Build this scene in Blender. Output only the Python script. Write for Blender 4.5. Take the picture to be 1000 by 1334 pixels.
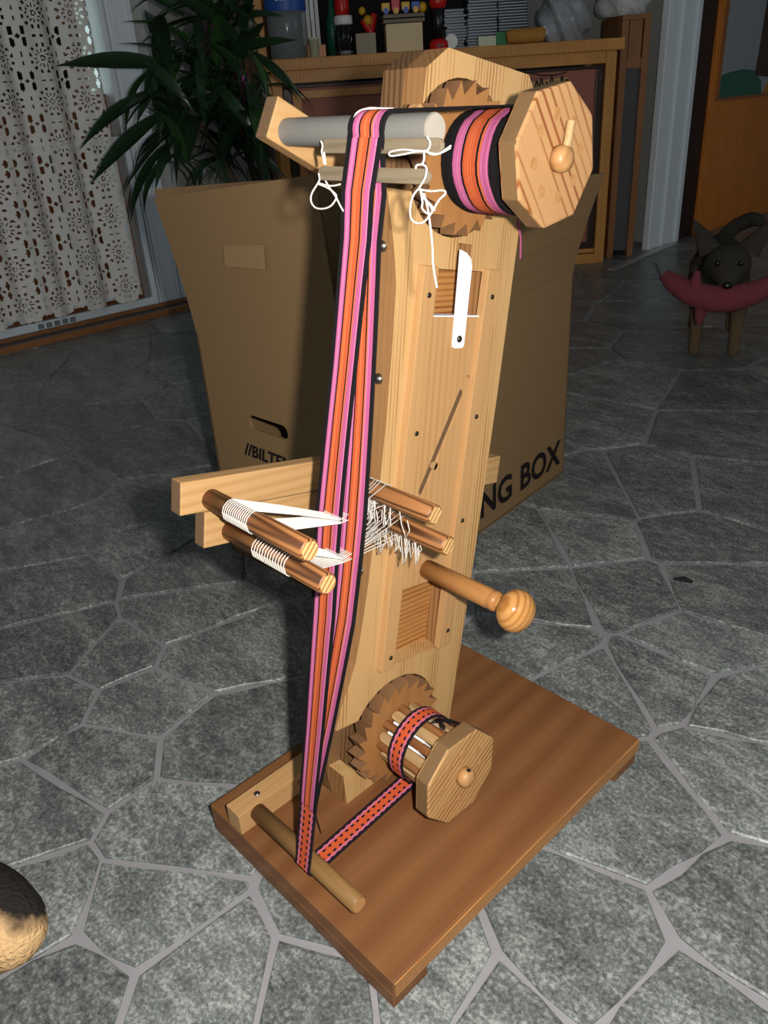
import bpy, bmesh, math, random
import numpy as np
from mathutils import Vector, Matrix

random.seed(7)
for o in list(bpy.data.objects):
    bpy.data.objects.remove(o)
scene = bpy.context.scene
COL = scene.collection
R = math.radians

# ------------------------------------------------------------------ camera
# calibrated from the loom's base board; image taken as 1000 x 1334
FPX = 1041.8
S = 0.75                                   # metres per unit of the calibration
AX = np.array([[0.69320007, 0.29894619, -0.65582378],
               [0.71838163, -0.36020888, 0.59512805],
               [-0.05832229, -0.88367456, -0.46445428]])   # world axes in camera coords (x right, y down, z forward)
C0 = np.array([-0.6889, 0.6904, -1.055])   # centre of the base board, on the floor
CAM = -C0 * S


def ray(px, py):
    return AX @ np.array([px - 500.0, py - 667.0, FPX])


def on_plane(px, py, n, d):
    """pixel -> world point on the plane n.p = d (world metres)"""
    r = ray(px, py)
    n = np.array(n, float)
    return CAM + r * ((d - n @ CAM) / (n @ r))


def floor_at(px, py, z=0.0):
    return on_plane(px, py, (0, 0, 1), z)


def W(x, y, z=0.0):
    """calibration units (z counted from the floor) -> world metres"""
    return np.array([(x - C0[0]) * S, (y - C0[1]) * S, z * S])


cam_data = bpy.data.cameras.new('camera')
cam = bpy.data.objects.new('camera', cam_data)
COL.objects.link(cam)
cam_data.sensor_fit = 'VERTICAL'
cam_data.sensor_height = 36.0
cam_data.lens = FPX / 1334.0 * 36.0
cam_data.clip_start = 0.02
rt, up, bk = AX[:, 0], -AX[:, 1], -AX[:, 2]
mw = Matrix.Identity(4)
for i in range(3):
    mw[i][0], mw[i][1], mw[i][2], mw[i][3] = rt[i], up[i], bk[i], CAM[i]
cam.matrix_world = mw
scene.camera = cam

scene.view_settings.view_transform = 'Standard'
scene.view_settings.look = 'None'
scene.view_settings.gamma = 1.0
scene.view_settings.use_curve_mapping = False
scene.view_settings.exposure = 0.0

# ------------------------------------------------------------------ light: overcast sky outside, camera flash inside
world = bpy.data.worlds.new('sky')
scene.world = world
world.use_nodes = True
world.node_tree.nodes['Background'].inputs[0].default_value = (0.80, 0.92, 1.0, 1)
world.node_tree.nodes['Background'].inputs[1].default_value = 2.4

fl = bpy.data.lights.new('camera_flash', 'SPOT')
fl.spot_size = R(125)
fl.spot_blend = 0.6
fl.shadow_soft_size = 0.011
fl.energy = 57.0
fl.color = (1.0, 0.96, 0.90)
flo = bpy.data.objects.new('camera_flash', fl)
COL.objects.link(flo)
mf = mw.copy()
fp = CAM + rt * 0.060 + up * 0.020
for i in range(3):
    mf[i][3] = fp[i]
flo.matrix_world = mf


def portal(loc, rot, sx, sy):
    l = bpy.data.lights.new('opening_portal', 'AREA')
    l.shape = 'RECTANGLE'
    l.size, l.size_y = sx, sy
    l.cycles.is_portal = True
    o = bpy.data.objects.new('opening_portal', l)
    o.location = loc
    o.rotation_euler = rot
    COL.objects.link(o)


# ------------------------------------------------------------------ materials
MATS = {}


def rgb(r, g, b):
    f = lambda c: (c / 255 / 12.92) if c <= 10 else ((c / 255 + 0.055) / 1.055) ** 2.4
    return (f(r), f(g), f(b), 1.0)


def new_mat(name):
    m = bpy.data.materials.new(name)
    m.use_nodes = True
    MATS[name] = m
    nt = m.node_tree
    return m, nt, nt.nodes['Principled BSDF']


def plain(name, col, rough=0.5, metal=0.0, noise=0.0, nscale=60, bump=0.0, bscale=300, spec=0.5, sheen=0.0, trans=0.0, alpha=1.0, ior=1.45):
    m, nt, b = new_mat(name)
    b.inputs['Base Color'].default_value = col
    b.inputs['Roughness'].default_value = rough
    b.inputs['Metallic'].default_value = metal
    b.inputs['Specular IOR Level'].default_value = spec
    b.inputs['Transmission Weight'].default_value = trans
    b.inputs['IOR'].default_value = ior
    b.inputs['Alpha'].default_value = alpha
    if sheen:
        b.inputs['Sheen Weight'].default_value = sheen
    tc = nt.nodes.new('ShaderNodeTexCoord')
    if noise:
        n = nt.nodes.new('ShaderNodeTexNoise')
        n.inputs['Scale'].default_value = nscale
        n.inputs['Detail'].default_value = 4
        nt.links.new(tc.outputs['Object'], n.inputs['Vector'])
        h = nt.nodes.new('ShaderNodeMapRange')
        h.inputs['To Min'].default_value = 1 - noise
        h.inputs['To Max'].default_value = 1 + noise
        nt.links.new(n.outputs['Fac'], h.inputs['Value'])
        mx = nt.nodes.new('ShaderNodeVectorMath')
        mx.operation = 'SCALE'
        mx.inputs[0].default_value = col[:3]
        nt.links.new(h.outputs[0], mx.inputs['Scale'])
        nt.links.new(mx.outputs[0], b.inputs['Base Color'])
    if bump:
        n2 = nt.nodes.new('ShaderNodeTexNoise')
        n2.inputs['Scale'].default_value = bscale
        nt.links.new(tc.outputs['Object'], n2.inputs['Vector'])
        bp = nt.nodes.new('ShaderNodeBump')
        bp.inputs['Strength'].default_value = bump
        bp.inputs['Distance'].default_value = 0.002
        nt.links.new(n2.outputs['Fac'], bp.inputs['Height'])
        nt.links.new(bp.outputs[0], b.inputs['Normal'])
    return m


def wood(name, light, dark, rot=(0, 0, 0), scale=60, dist=3.0, lo=0.35, hi=0.95, rough=0.45, along=0.06, fine=0.12, kind='BANDS', loc=(0, 0, 0), ds=0.12, mask=0.45):
    """grain runs along local z after the rotation"""
    m, nt, b = new_mat(name)
    tc = nt.nodes.new('ShaderNodeTexCoord')
    mp = nt.nodes.new('ShaderNodeMapping')
    mp.inputs['Rotation'].default_value = rot
    mp.inputs['Location'].default_value = loc
    nt.links.new(tc.outputs['Object'], mp.inputs['Vector'])
    sc = nt.nodes.new('ShaderNodeVectorMath')
    sc.operation = 'MULTIPLY'
    sc.inputs[1].default_value = (1, 1, along)
    nt.links.new(mp.outputs[0], sc.inputs[0])
    wv = nt.nodes.new('ShaderNodeTexWave')
    wv.wave_type = kind
    if kind == 'BANDS':
        wv.bands_direction = 'DIAGONAL'
    else:
        wv.rings_direction = 'Z'
    wv.inputs['Scale'].default_value = scale
    wv.inputs['Distortion'].default_value = dist
    wv.inputs['Detail'].default_value = 2.5
    wv.inputs['Detail Scale'].default_value = ds
    nt.links.new(sc.outputs[0], wv.inputs['Vector'])
    rp = nt.nodes.new('ShaderNodeValToRGB')
    rp.color_ramp.elements[0].position = lo
    rp.color_ramp.elements[0].color = light
    rp.color_ramp.elements[1].position = hi
    rp.color_ramp.elements[1].color = dark
    mk = nt.nodes.new('ShaderNodeTexNoise')
    mk.inputs['Scale'].default_value = scale * 0.35
    mk.inputs['Detail'].default_value = 2
    nt.links.new(sc.outputs[0], mk.inputs['Vector'])
    mkr = nt.nodes.new('ShaderNodeMapRange')
    mkr.inputs['From Min'].default_value = 0.36
    mkr.inputs['From Max'].default_value = 0.60
    mkr.inputs['To Min'].default_value = mask
    nt.links.new(mk.outputs['Fac'], mkr.inputs['Value'])
    mul = nt.nodes.new('ShaderNodeMath')
    mul.operation = 'MULTIPLY'
    nt.links.new(wv.outputs['Fac'], mul.inputs[0])
    nt.links.new(mkr.outputs[0], mul.inputs[1])
    nt.links.new(mul.outputs[0], rp.inputs['Fac'])
    # fine pores and slow tone drift
    sc2 = nt.nodes.new('ShaderNodeVectorMath')
    sc2.operation = 'MULTIPLY'
    sc2.inputs[1].default_value = (1, 1, 0.04)
    nt.links.new(mp.outputs[0], sc2.inputs[0])
    n = nt.nodes.new('ShaderNodeTexNoise')
    n.inputs['Scale'].default_value = 420
    n.inputs['Detail'].default_value = 3
    nt.links.new(sc2.outputs[0], n.inputs['Vector'])
    n3 = nt.nodes.new('ShaderNodeTexNoise')
    n3.inputs['Scale'].default_value = 9
    nt.links.new(tc.outputs['Object'], n3.inputs['Vector'])
    ad = nt.nodes.new('ShaderNodeMath')
    ad.operation = 'ADD'
    nt.links.new(n.outputs['Fac'], ad.inputs[0])
    nt.links.new(n3.outputs['Fac'], ad.inputs[1])
    h = nt.nodes.new('ShaderNodeMapRange')
    h.inputs['From Min'].default_value = 0.6
    h.inputs['From Max'].default_value = 1.4
    h.inputs['To Min'].default_value = 1 - fine
    h.inputs['To Max'].default_value = 1 + fine
    nt.links.new(ad.outputs[0], h.inputs['Value'])
    mx = nt.nodes.new('ShaderNodeVectorMath')
    mx.operation = 'SCALE'
    nt.links.new(rp.outputs['Color'], mx.inputs[0])
    nt.links.new(h.outputs[0], mx.inputs['Scale'])
    nt.links.new(mx.outputs[0], b.inputs['Base Color'])
    b.inputs['Roughness'].default_value = rough
    b.inputs['Specular IOR Level'].default_value = 0.35
    bp = nt.nodes.new('ShaderNodeBump')
    bp.inputs['Strength'].default_value = 0.15
    bp.inputs['Distance'].default_value = 0.0006
    nt.links.new(n.outputs['Fac'], bp.inputs['Height'])
    nt.links.new(bp.outputs[0], b.inputs['Normal'])
    return m


T = R(12.2)                                # the loom's post leans this far
GV, GU, GX, GZ, GY = (T, 0, 0), (T + R(90), 0, 0), (0, R(-90), 0), (0, 0, 0), (R(90), 0, 0)
PINE = rgb(184, 147, 98)
PINED = rgb(142, 98, 54)
wood('pine', PINE, PINED, GV, 130, 9, 0.45, 1.15, fine=0.05, ds=.10, mask=0.2)
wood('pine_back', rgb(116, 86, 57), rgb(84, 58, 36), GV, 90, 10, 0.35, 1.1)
wood('pine_cross', rgb(168, 118, 66), rgb(118, 72, 34), GU, 100, 8, 0.35, 1.0, mask=0.6)
wood('beech', rgb(178, 138, 92), rgb(168, 126, 80), GV, 70, 6, 0.3, 1.1, fine=0.05)
wood('beech_arm', rgb(166, 131, 88), rgb(156, 120, 76), GU, 60, 6, 0.3, 1.1, fine=0.05)
wood('beech_base', rgb(178, 138, 92), rgb(168, 126, 80), GY, 60, 6, 0.3, 1.1, fine=0.05)
wood('wheel_upper', rgb(176, 134, 90), rgb(128, 70, 34), (T + R(138), 0, 0), 62, 2.5, 0.62, 1.0, fine=0.05, ds=0.10, mask=0.6)
wood('wheel_lower', rgb(184, 143, 94), rgb(136, 86, 44), (T + R(52), 0, 0), 85, 4, 0.42, 1.05, fine=0.06, ds=.10, mask=0.6)
wood('plywood', rgb(156, 109, 64), rgb(150, 102, 58), GV, 30, 6, 0.3, 1.0, fine=0.1)
wood('dowel', rgb(144, 96, 56), rgb(62, 35, 18), GX, 120, 2.5, 0.35, 0.95, along=.02, ds=.08, mask=0.85)
wood('dowel_end', rgb(192, 156, 104), rgb(132, 84, 40), (R(90), 0, 0), 95, 2, 0.45, 1.0, along=1.0, mask=0.9)
wood('handle', rgb(164, 114, 66), rgb(144, 94, 50), GX, 90, 5, 0.5, 1.0, rough=0.3, fine=0.06)
wood('knob', rgb(180, 130, 74), rgb(146, 92, 44), GX, 60, 3.0, 0.35, 1.0, rough=0.18, along=.5, mask=0.8)
wood('base_wood', rgb(120, 80, 47), rgb(108, 68, 38), GY, 16, 8, 0.0, 1.0, rough=0.5, fine=0.13, ds=0.2)
wood('base_edge', rgb(164, 116, 68), rgb(140, 92, 50), GY, 90, 8, 0.3, 1.0, rough=0.5)
wood('grey_dowel', rgb(132, 98, 58), rgb(116, 84, 48), GX, 60, 8, 0.3, 1.0)
wood('slat', rgb(172, 140, 98), rgb(160, 126, 86), GX, 100, 6, 0.3, 1.0)
wood('peg_brown', rgb(134, 88, 50), rgb(110, 68, 36), GX, 90, 6, 0.3, 1.0)
wood('shed_stick', rgb(118, 105, 86), rgb(106, 93, 74), GX, 100, 8, 0.3, 1.0)
wood('cabinet_wood', rgb(204, 144, 74), rgb(176, 116, 54), (R(90), 0, R(40)), 50, 8, 0.2, 1.1)
wood('cabinet_post', rgb(204, 144, 74), rgb(176, 116, 54), GZ, 50, 8, 0.2, 1.1)
wood('door_brown', rgb(136, 84, 46), rgb(106, 62, 32), GZ, 40, 8, 0.2, 1.1)
wood('veneer', rgb(214, 128, 46), rgb(190, 104, 34), GZ, 30, 8, 0.2, 1.1, rough=0.35, ds=.2)
wood('louvre_wood', rgb(150, 100, 60), rgb(124, 80, 46), GZ, 50, 8, 0.2, 1.1)
wood('toy_box_wood', rgb(222, 196, 152), rgb(212, 182, 138), GX, 40, 6, 0.3, 1.1)
wood('pine_edge', rgb(148, 108, 68), rgb(124, 86, 50), GV, 90, 8, 0.3, 1.1)  # darker copy of pine: edge tone with the post side's shade put in
plain('wheel_edge', rgb(114, 86, 54), 0.7, noise=0.12, nscale=120)  # wheel rims: end grain, darkened further to carry their shade
plain('ply_edge', rgb(112, 78, 48), 0.8, noise=0.15, nscale=200)  # ratchet teeth: plywood edge with shade painted in for contrast
plain('arm_end', rgb(104, 80, 55), 0.8, noise=0.12, nscale=160)  # arm ends: end grain deepened by shade put into the colour
plain('bark', rgb(96, 70, 46), 0.9, noise=0.7, nscale=500, bump=0.8, bscale=400)
plain('steel', rgb(150, 145, 135), 0.3, 1.0)
plain('dark_steel', rgb(70, 62, 50), 0.4, 0.8)
plain('white_metal', rgb(238, 238, 240), 0.35)
plain('grey_pipe', rgb(112, 110, 105), 0.45, noise=0.05)
plain('pipe_end', rgb(140, 133, 122), 0.6)
plain('yarn_black', rgb(17, 14, 17), 0.9, noise=0.3, nscale=900, spec=0.2)
plain('yarn_pink', rgb(154, 76, 114), 0.9, noise=0.18, nscale=900, spec=0.2)
plain('yarn_orange', rgb(164, 74, 42), 0.9, noise=0.18, nscale=900, spec=0.2)
plain('yarn_pink_light', rgb(176, 98, 136), 0.9, noise=0.18, nscale=900, spec=0.2)
plain('yarn_orange_light', rgb(180, 90, 52), 0.9, noise=0.18, nscale=900, spec=0.2)
plain('cotton', rgb(196, 190, 182), 0.9, noise=0.08, nscale=900, spec=0.2)
plain('paper', rgb(236, 236, 240), 0.8)
plain('cardboard', rgb(127, 101, 70), 0.85, noise=0.06, nscale=220, spec=0.2)
plain('cardboard_inner', rgb(114, 90, 63), 0.9, noise=0.06, nscale=220, spec=0.2)
plain('cardboard_light', rgb(138, 112, 78), 0.55, noise=0.05, nscale=120)
plain('print_black', rgb(24, 20, 18), 0.8, spec=0.2)
plain('lace', rgb(226, 222, 216), 0.95, spec=0.1)
plain('gate_white', rgb(216, 226, 232), 0.35)
plain('print_grey', rgb(120, 124, 128), 0.6)
plain('trim_white', rgb(222, 228, 232), 0.5)
plain('wall_paint', rgb(176, 178, 174), 0.8)
plain('ceiling_paint', rgb(215, 215, 212), 0.9)
plain('leaf', rgb(34, 56, 34), 0.32, noise=0.35, nscale=12)
plain('leaf_bright', rgb(46, 78, 38), 0.32, noise=0.35, nscale=12)
plain('stem_brown', rgb(70, 56, 40), 0.9)
plain('tinsel', rgb(170, 40, 150), 0.15, 0.9)
plain('brown_board', rgb(158, 94, 74), 0.6, noise=0.06, nscale=200)
plain('dark_rim', rgb(54, 36, 27), 0.4)
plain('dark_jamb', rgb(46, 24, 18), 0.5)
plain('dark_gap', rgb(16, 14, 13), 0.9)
plain('grey_cloth', rgb(84, 80, 82), 0.95, noise=0.1, nscale=80)
plain('bag_grey', rgb(150, 152, 156), 0.3, noise=0.15, nscale=20)
plain('bag_white', rgb(196, 196, 194), 0.4, noise=0.06, nscale=20)
plain('cd_case', rgb(52, 54, 62), 0.2)
plain('cd_edge', rgb(160, 164, 172), 0.25)
plain('cd_green', rgb(40, 130, 70), 0.3)
plain('toy_red', rgb(200, 30, 26), 0.3)
plain('toy_yellow', rgb(222, 170, 40), 0.35)
plain('toy_blue', rgb(40, 84, 176), 0.35)
plain('toy_black', rgb(22, 22, 24), 0.3)
plain('toy_white', rgb(226, 226, 222), 0.35)
plain('toy_green', rgb(30, 96, 76), 0.35)
plain('straw', rgb(178, 126, 54), 0.8, noise=0.3, nscale=90)
plain('cream', rgb(206, 208, 176), 0.5)
plain('beige_card', rgb(160, 148, 126), 0.7)
plain('label_blue', rgb(40, 84, 168), 0.4)
plain('metal_strip', rgb(190, 190, 188), 0.3, 0.6)
plain('plush_pink', rgb(108, 46, 53), 0.95, noise=0.2, nscale=60)
plain('dog_nose', rgb(14, 12, 12), 0.3)
plain('grass_green', rgb(120, 190, 60), 0.8, noise=0.4, nscale=20)
plain('terracotta', rgb(150, 86, 60), 0.8)
plain('dark_cloth', rgb(24, 22, 26), 0.9)
plain('mud', rgb(18, 14, 12), 0.8)


def glass(name, col=(1, 1, 1, 1), rough=0.02):
    m, nt, b = new_mat(name)
    out = nt.nodes['Material Output']
    nt.nodes.remove(b)
    tr = nt.nodes.new('ShaderNodeBsdfTransparent')
    tr.inputs[0].default_value = col
    gl = nt.nodes.new('ShaderNodeBsdfGlossy')
    gl.inputs['Roughness'].default_value = rough
    fr = nt.nodes.new('ShaderNodeLayerWeight')
    fr.inputs['Blend'].default_value = 0.25
    mx = nt.nodes.new('ShaderNodeMixShader')
    nt.links.new(fr.outputs['Fresnel'], mx.inputs[0])
    nt.links.new(tr.outputs[0], mx.inputs[1])
    nt.links.new(gl.outputs[0], mx.inputs[2])
    nt.links.new(mx.outputs[0], out.inputs[0])
    return m


glass('clear_glass', (0.93, 0.96, 0.95, 1))
plain('clear_plastic', rgb(150, 158, 160), 0.15, alpha=0.4)


def stone_mat():
    m, nt, b = new_mat('slate')
    g = nt.nodes.new('ShaderNodeNewGeometry')
    oi = nt.nodes.new('ShaderNodeObjectInfo')
    off = nt.nodes.new('ShaderNodeVectorMath')
    off.operation = 'MULTIPLY_ADD'
    nt.links.new(oi.outputs['Random'], off.inputs[0])
    off.inputs[1].default_value = (9, 7, 5)
    nt.links.new(g.outputs['Position'], off.inputs[2])
    n1 = nt.nodes.new('ShaderNodeTexNoise')
    n1.inputs['Scale'].default_value = 30
    n1.inputs['Detail'].default_value = 9
    n1.inputs['Roughness'].default_value = 0.8
    n1.inputs['Distortion'].default_value = 0.25
    mp = nt.nodes.new('ShaderNodeMapping')
    mp.inputs['Rotation'].default_value = (0, 0, R(35))
    mp.inputs['Scale'].default_value = (1, 2.2, 1)
    nt.links.new(off.outputs[0], mp.inputs['Vector'])
    nt.links.new(mp.outputs[0], n1.inputs['Vector'])
    n2 = nt.nodes.new('ShaderNodeTexNoise')
    n2.inputs['Scale'].default_value = 210
    n2.inputs['Detail'].default_value = 5
    n2.inputs['Roughness'].default_value = 0.7
    nt.links.new(off.outputs[0], n2.inputs['Vector'])
    n3 = nt.nodes.new('ShaderNodeTexNoise')
    n3.inputs['Scale'].default_value = 7
    n3.inputs['Detail'].default_value = 3
    nt.links.new(mp.outputs[0], n3.inputs['Vector'])
    s1 = nt.nodes.new('ShaderNodeMath')
    s1.operation = 'MULTIPLY_ADD'
    s1.inputs[1].default_value = 1.1
    nt.links.new(n2.outputs['Fac'], s1.inputs[0])
    nt.links.new(n1.outputs['Fac'], s1.inputs[2])
    s2 = nt.nodes.new('ShaderNodeMath')
    s2.operation = 'MULTIPLY_ADD'
    s2.inputs[1].default_value = 0.4
    nt.links.new(n3.outputs['Fac'], s2.inputs[0])
    nt.links.new(s1.outputs[0], s2.inputs[2])
    rp = nt.nodes.new('ShaderNodeValToRGB')
    e = rp.color_ramp.elements
    mr = nt.nodes.new('ShaderNodeMapRange')
    mr.inputs['From Min'].default_value = 0.92
    mr.inputs['From Max'].default_value = 1.56
    nt.links.new(s2.outputs[0], mr.inputs['Value'])
    e[0].position = 0.12
    e[0].color = rgb(66, 68, 68)
    e[1].position = 0.95
    e[1].color = rgb(166, 170, 165)
    k = e.new(0.5)
    k.color = rgb(104, 108, 107)
    nt.links.new(mr.outputs[0], rp.inputs['Fac'])
    hs = nt.nodes.new('ShaderNodeMapRange')
    hs.inputs['To Min'].default_value = 0.82
    hs.inputs['To Max'].default_value = 1.15
    nt.links.new(oi.outputs['Random'], hs.inputs['Value'])
    mx = nt.nodes.new('ShaderNodeVectorMath')
    mx.operation = 'SCALE'
    nt.links.new(rp.outputs[0], mx.inputs[0])
    nt.links.new(hs.outputs[0], mx.inputs['Scale'])
    nt.links.new(mx.outputs[0], b.inputs['Base Color'])
    b.inputs['Roughness'].default_value = 0.30
    b.inputs['Specular IOR Level'].default_value = 0.35
    bp = nt.nodes.new('ShaderNodeBump')
    bp.inputs['Strength'].default_value = 0.22
    bp.inputs['Distance'].default_value = 0.004
    nt.links.new(n1.outputs['Fac'], bp.inputs['Height'])
    nt.links.new(bp.outputs[0], b.inputs['Normal'])


stone_mat()
plain('grout', rgb(138, 136, 139), 0.7, noise=0.12, nscale=40)


def band_mat():
    """woven band: x across 0..1 and y along, from the UV map"""
    m, nt, b = new_mat('woven_band')
    tc = nt.nodes.new('ShaderNodeTexCoord')
    sp = nt.nodes.new('ShaderNodeSeparateXYZ')
    nt.links.new(tc.outputs['UV'], sp.inputs[0])

    def math_(op, a, bb):
        n = nt.nodes.new('ShaderNodeMath')
        n.operation = op
        for i, v in enumerate((a, bb)):
            if isinstance(v, (int, float)):
                n.inputs[i].default_value = v
            else:
                nt.links.new(v, n.inputs[i])
        return n.outputs[0]
    x = math_('ABSOLUTE', math_('SUBTRACT', sp.outputs[0], 0.5), 0)
    y = sp.outputs[1]
    saw = math_('FRACT', math_('MULTIPLY', y, 2.8), 0)
    scal = math_('MULTIPLY', math_('SINE', math_('MULTIPLY', y, 17.6), 0), 0.02)
    rp = nt.nodes.new('ShaderNodeValToRGB')
    rp.color_ramp.interpolation = 'CONSTANT'
    e = rp.color_ramp.elements
    e[0].position = 0
    e[0].color = rgb(196, 84, 46)
    e[1].position = 0.25
    e[1].color = rgb(196, 104, 128)
    k = e.new(0.36)
    k.color = rgb(28, 20, 30)
    nt.links.new(math_('ADD', x, scal), rp.inputs[0])
    dash = math_('MULTIPLY', math_('LESS_THAN', math_('ABSOLUTE', math_('SUBTRACT', x, 0.175), 0), 0.058), math_('LESS_THAN', saw, 0.48))
    mix = nt.nodes.new('ShaderNodeMix')
    mix.data_type = 'RGBA'
    nt.links.new(dash, mix.inputs[0])
    nt.links.new(rp.outputs[0], mix.inputs[6])
    mix.inputs[7].default_value = rgb(30, 18, 28)
    nt.links.new(mix.outputs[2], b.inputs['Base Color'])
    b.inputs['Roughness'].default_value = 0.9
    b.inputs['Specular IOR Level'].default_value = 0.2
    wv = nt.nodes.new('ShaderNodeTexWave')
    wv.bands_direction = 'Y'
    wv.inputs['Scale'].default_value = 8
    nt.links.new(tc.outputs['UV'], wv.inputs['Vector'])
    bp = nt.nodes.new('ShaderNodeBump')
    bp.inputs['Strength'].default_value = 0.5
    bp.inputs['Distance'].default_value = 0.0006
    nt.links.new(wv.outputs['Fac'], bp.inputs['Height'])
    nt.links.new(bp.outputs[0], b.inputs['Normal'])


band_mat()


def dog_mat(name, top, low, z0, z1, ky=0.0):
    m, nt, b = new_mat(name)
    tc = nt.nodes.new('ShaderNodeTexCoord')
    sp = nt.nodes.new('ShaderNodeSeparateXYZ')
    nt.links.new(tc.outputs['Object'], sp.inputs[0])
    n = nt.nodes.new('ShaderNodeTexNoise')
    n.inputs['Scale'].default_value = 30
    n.inputs['Detail'].default_value = 6
    nt.links.new(tc.outputs['Object'], n.inputs['Vector'])
    a = nt.nodes.new('ShaderNodeMath')
    a.operation = 'MULTIPLY_ADD'
    nt.links.new(n.outputs['Fac'], a.inputs[0])
    a.inputs[1].default_value = 0.06
    a2 = nt.nodes.new('ShaderNodeMath')
    a2.operation = 'MULTIPLY_ADD'
    a2.inputs[1].default_value = ky
    nt.links.new(sp.outputs[1], a2.inputs[0])
    nt.links.new(sp.outputs[2], a2.inputs[2])
    nt.links.new(a2.outputs[0], a.inputs[2])
    rp = nt.nodes.new('ShaderNodeMapRange')
    rp.inputs['From Min'].default_value = z0
    rp.inputs['From Max'].default_value = z1
    nt.links.new(a.outputs[0], rp.inputs['Value'])
    mix = nt.nodes.new('ShaderNodeMix')
    mix.data_type = 'RGBA'
    nt.links.new(rp.outputs[0], mix.inputs[0])
    mix.inputs[6].default_value = low
    mix.inputs[7].default_value = top
    nt.links.new(mix.outputs[2], b.inputs['Base Color'])
    b.inputs['Roughness'].default_value = 0.95
    b.inputs['Specular IOR Level'].default_value = 0.1
    n2 = nt.nodes.new('ShaderNodeTexNoise')
    n2.inputs['Scale'].default_value = 260
    nt.links.new(tc.outputs['Object'], n2.inputs['Vector'])
    bp = nt.nodes.new('ShaderNodeBump')
    bp.inputs['Strength'].default_value = 0.8
    bp.inputs['Distance'].default_value = 0.004
    nt.links.new(n2.outputs['Fac'], bp.inputs['Height'])
    nt.links.new(bp.outputs[0], b.inputs['Normal'])


dog_mat('fur_grey', rgb(58, 54, 49), rgb(96, 80, 60), 0.12, 0.30)
dog_mat('fur_tan', rgb(30, 26, 24), rgb(164, 134, 96), 0.288, 0.306, -.9)


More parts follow.
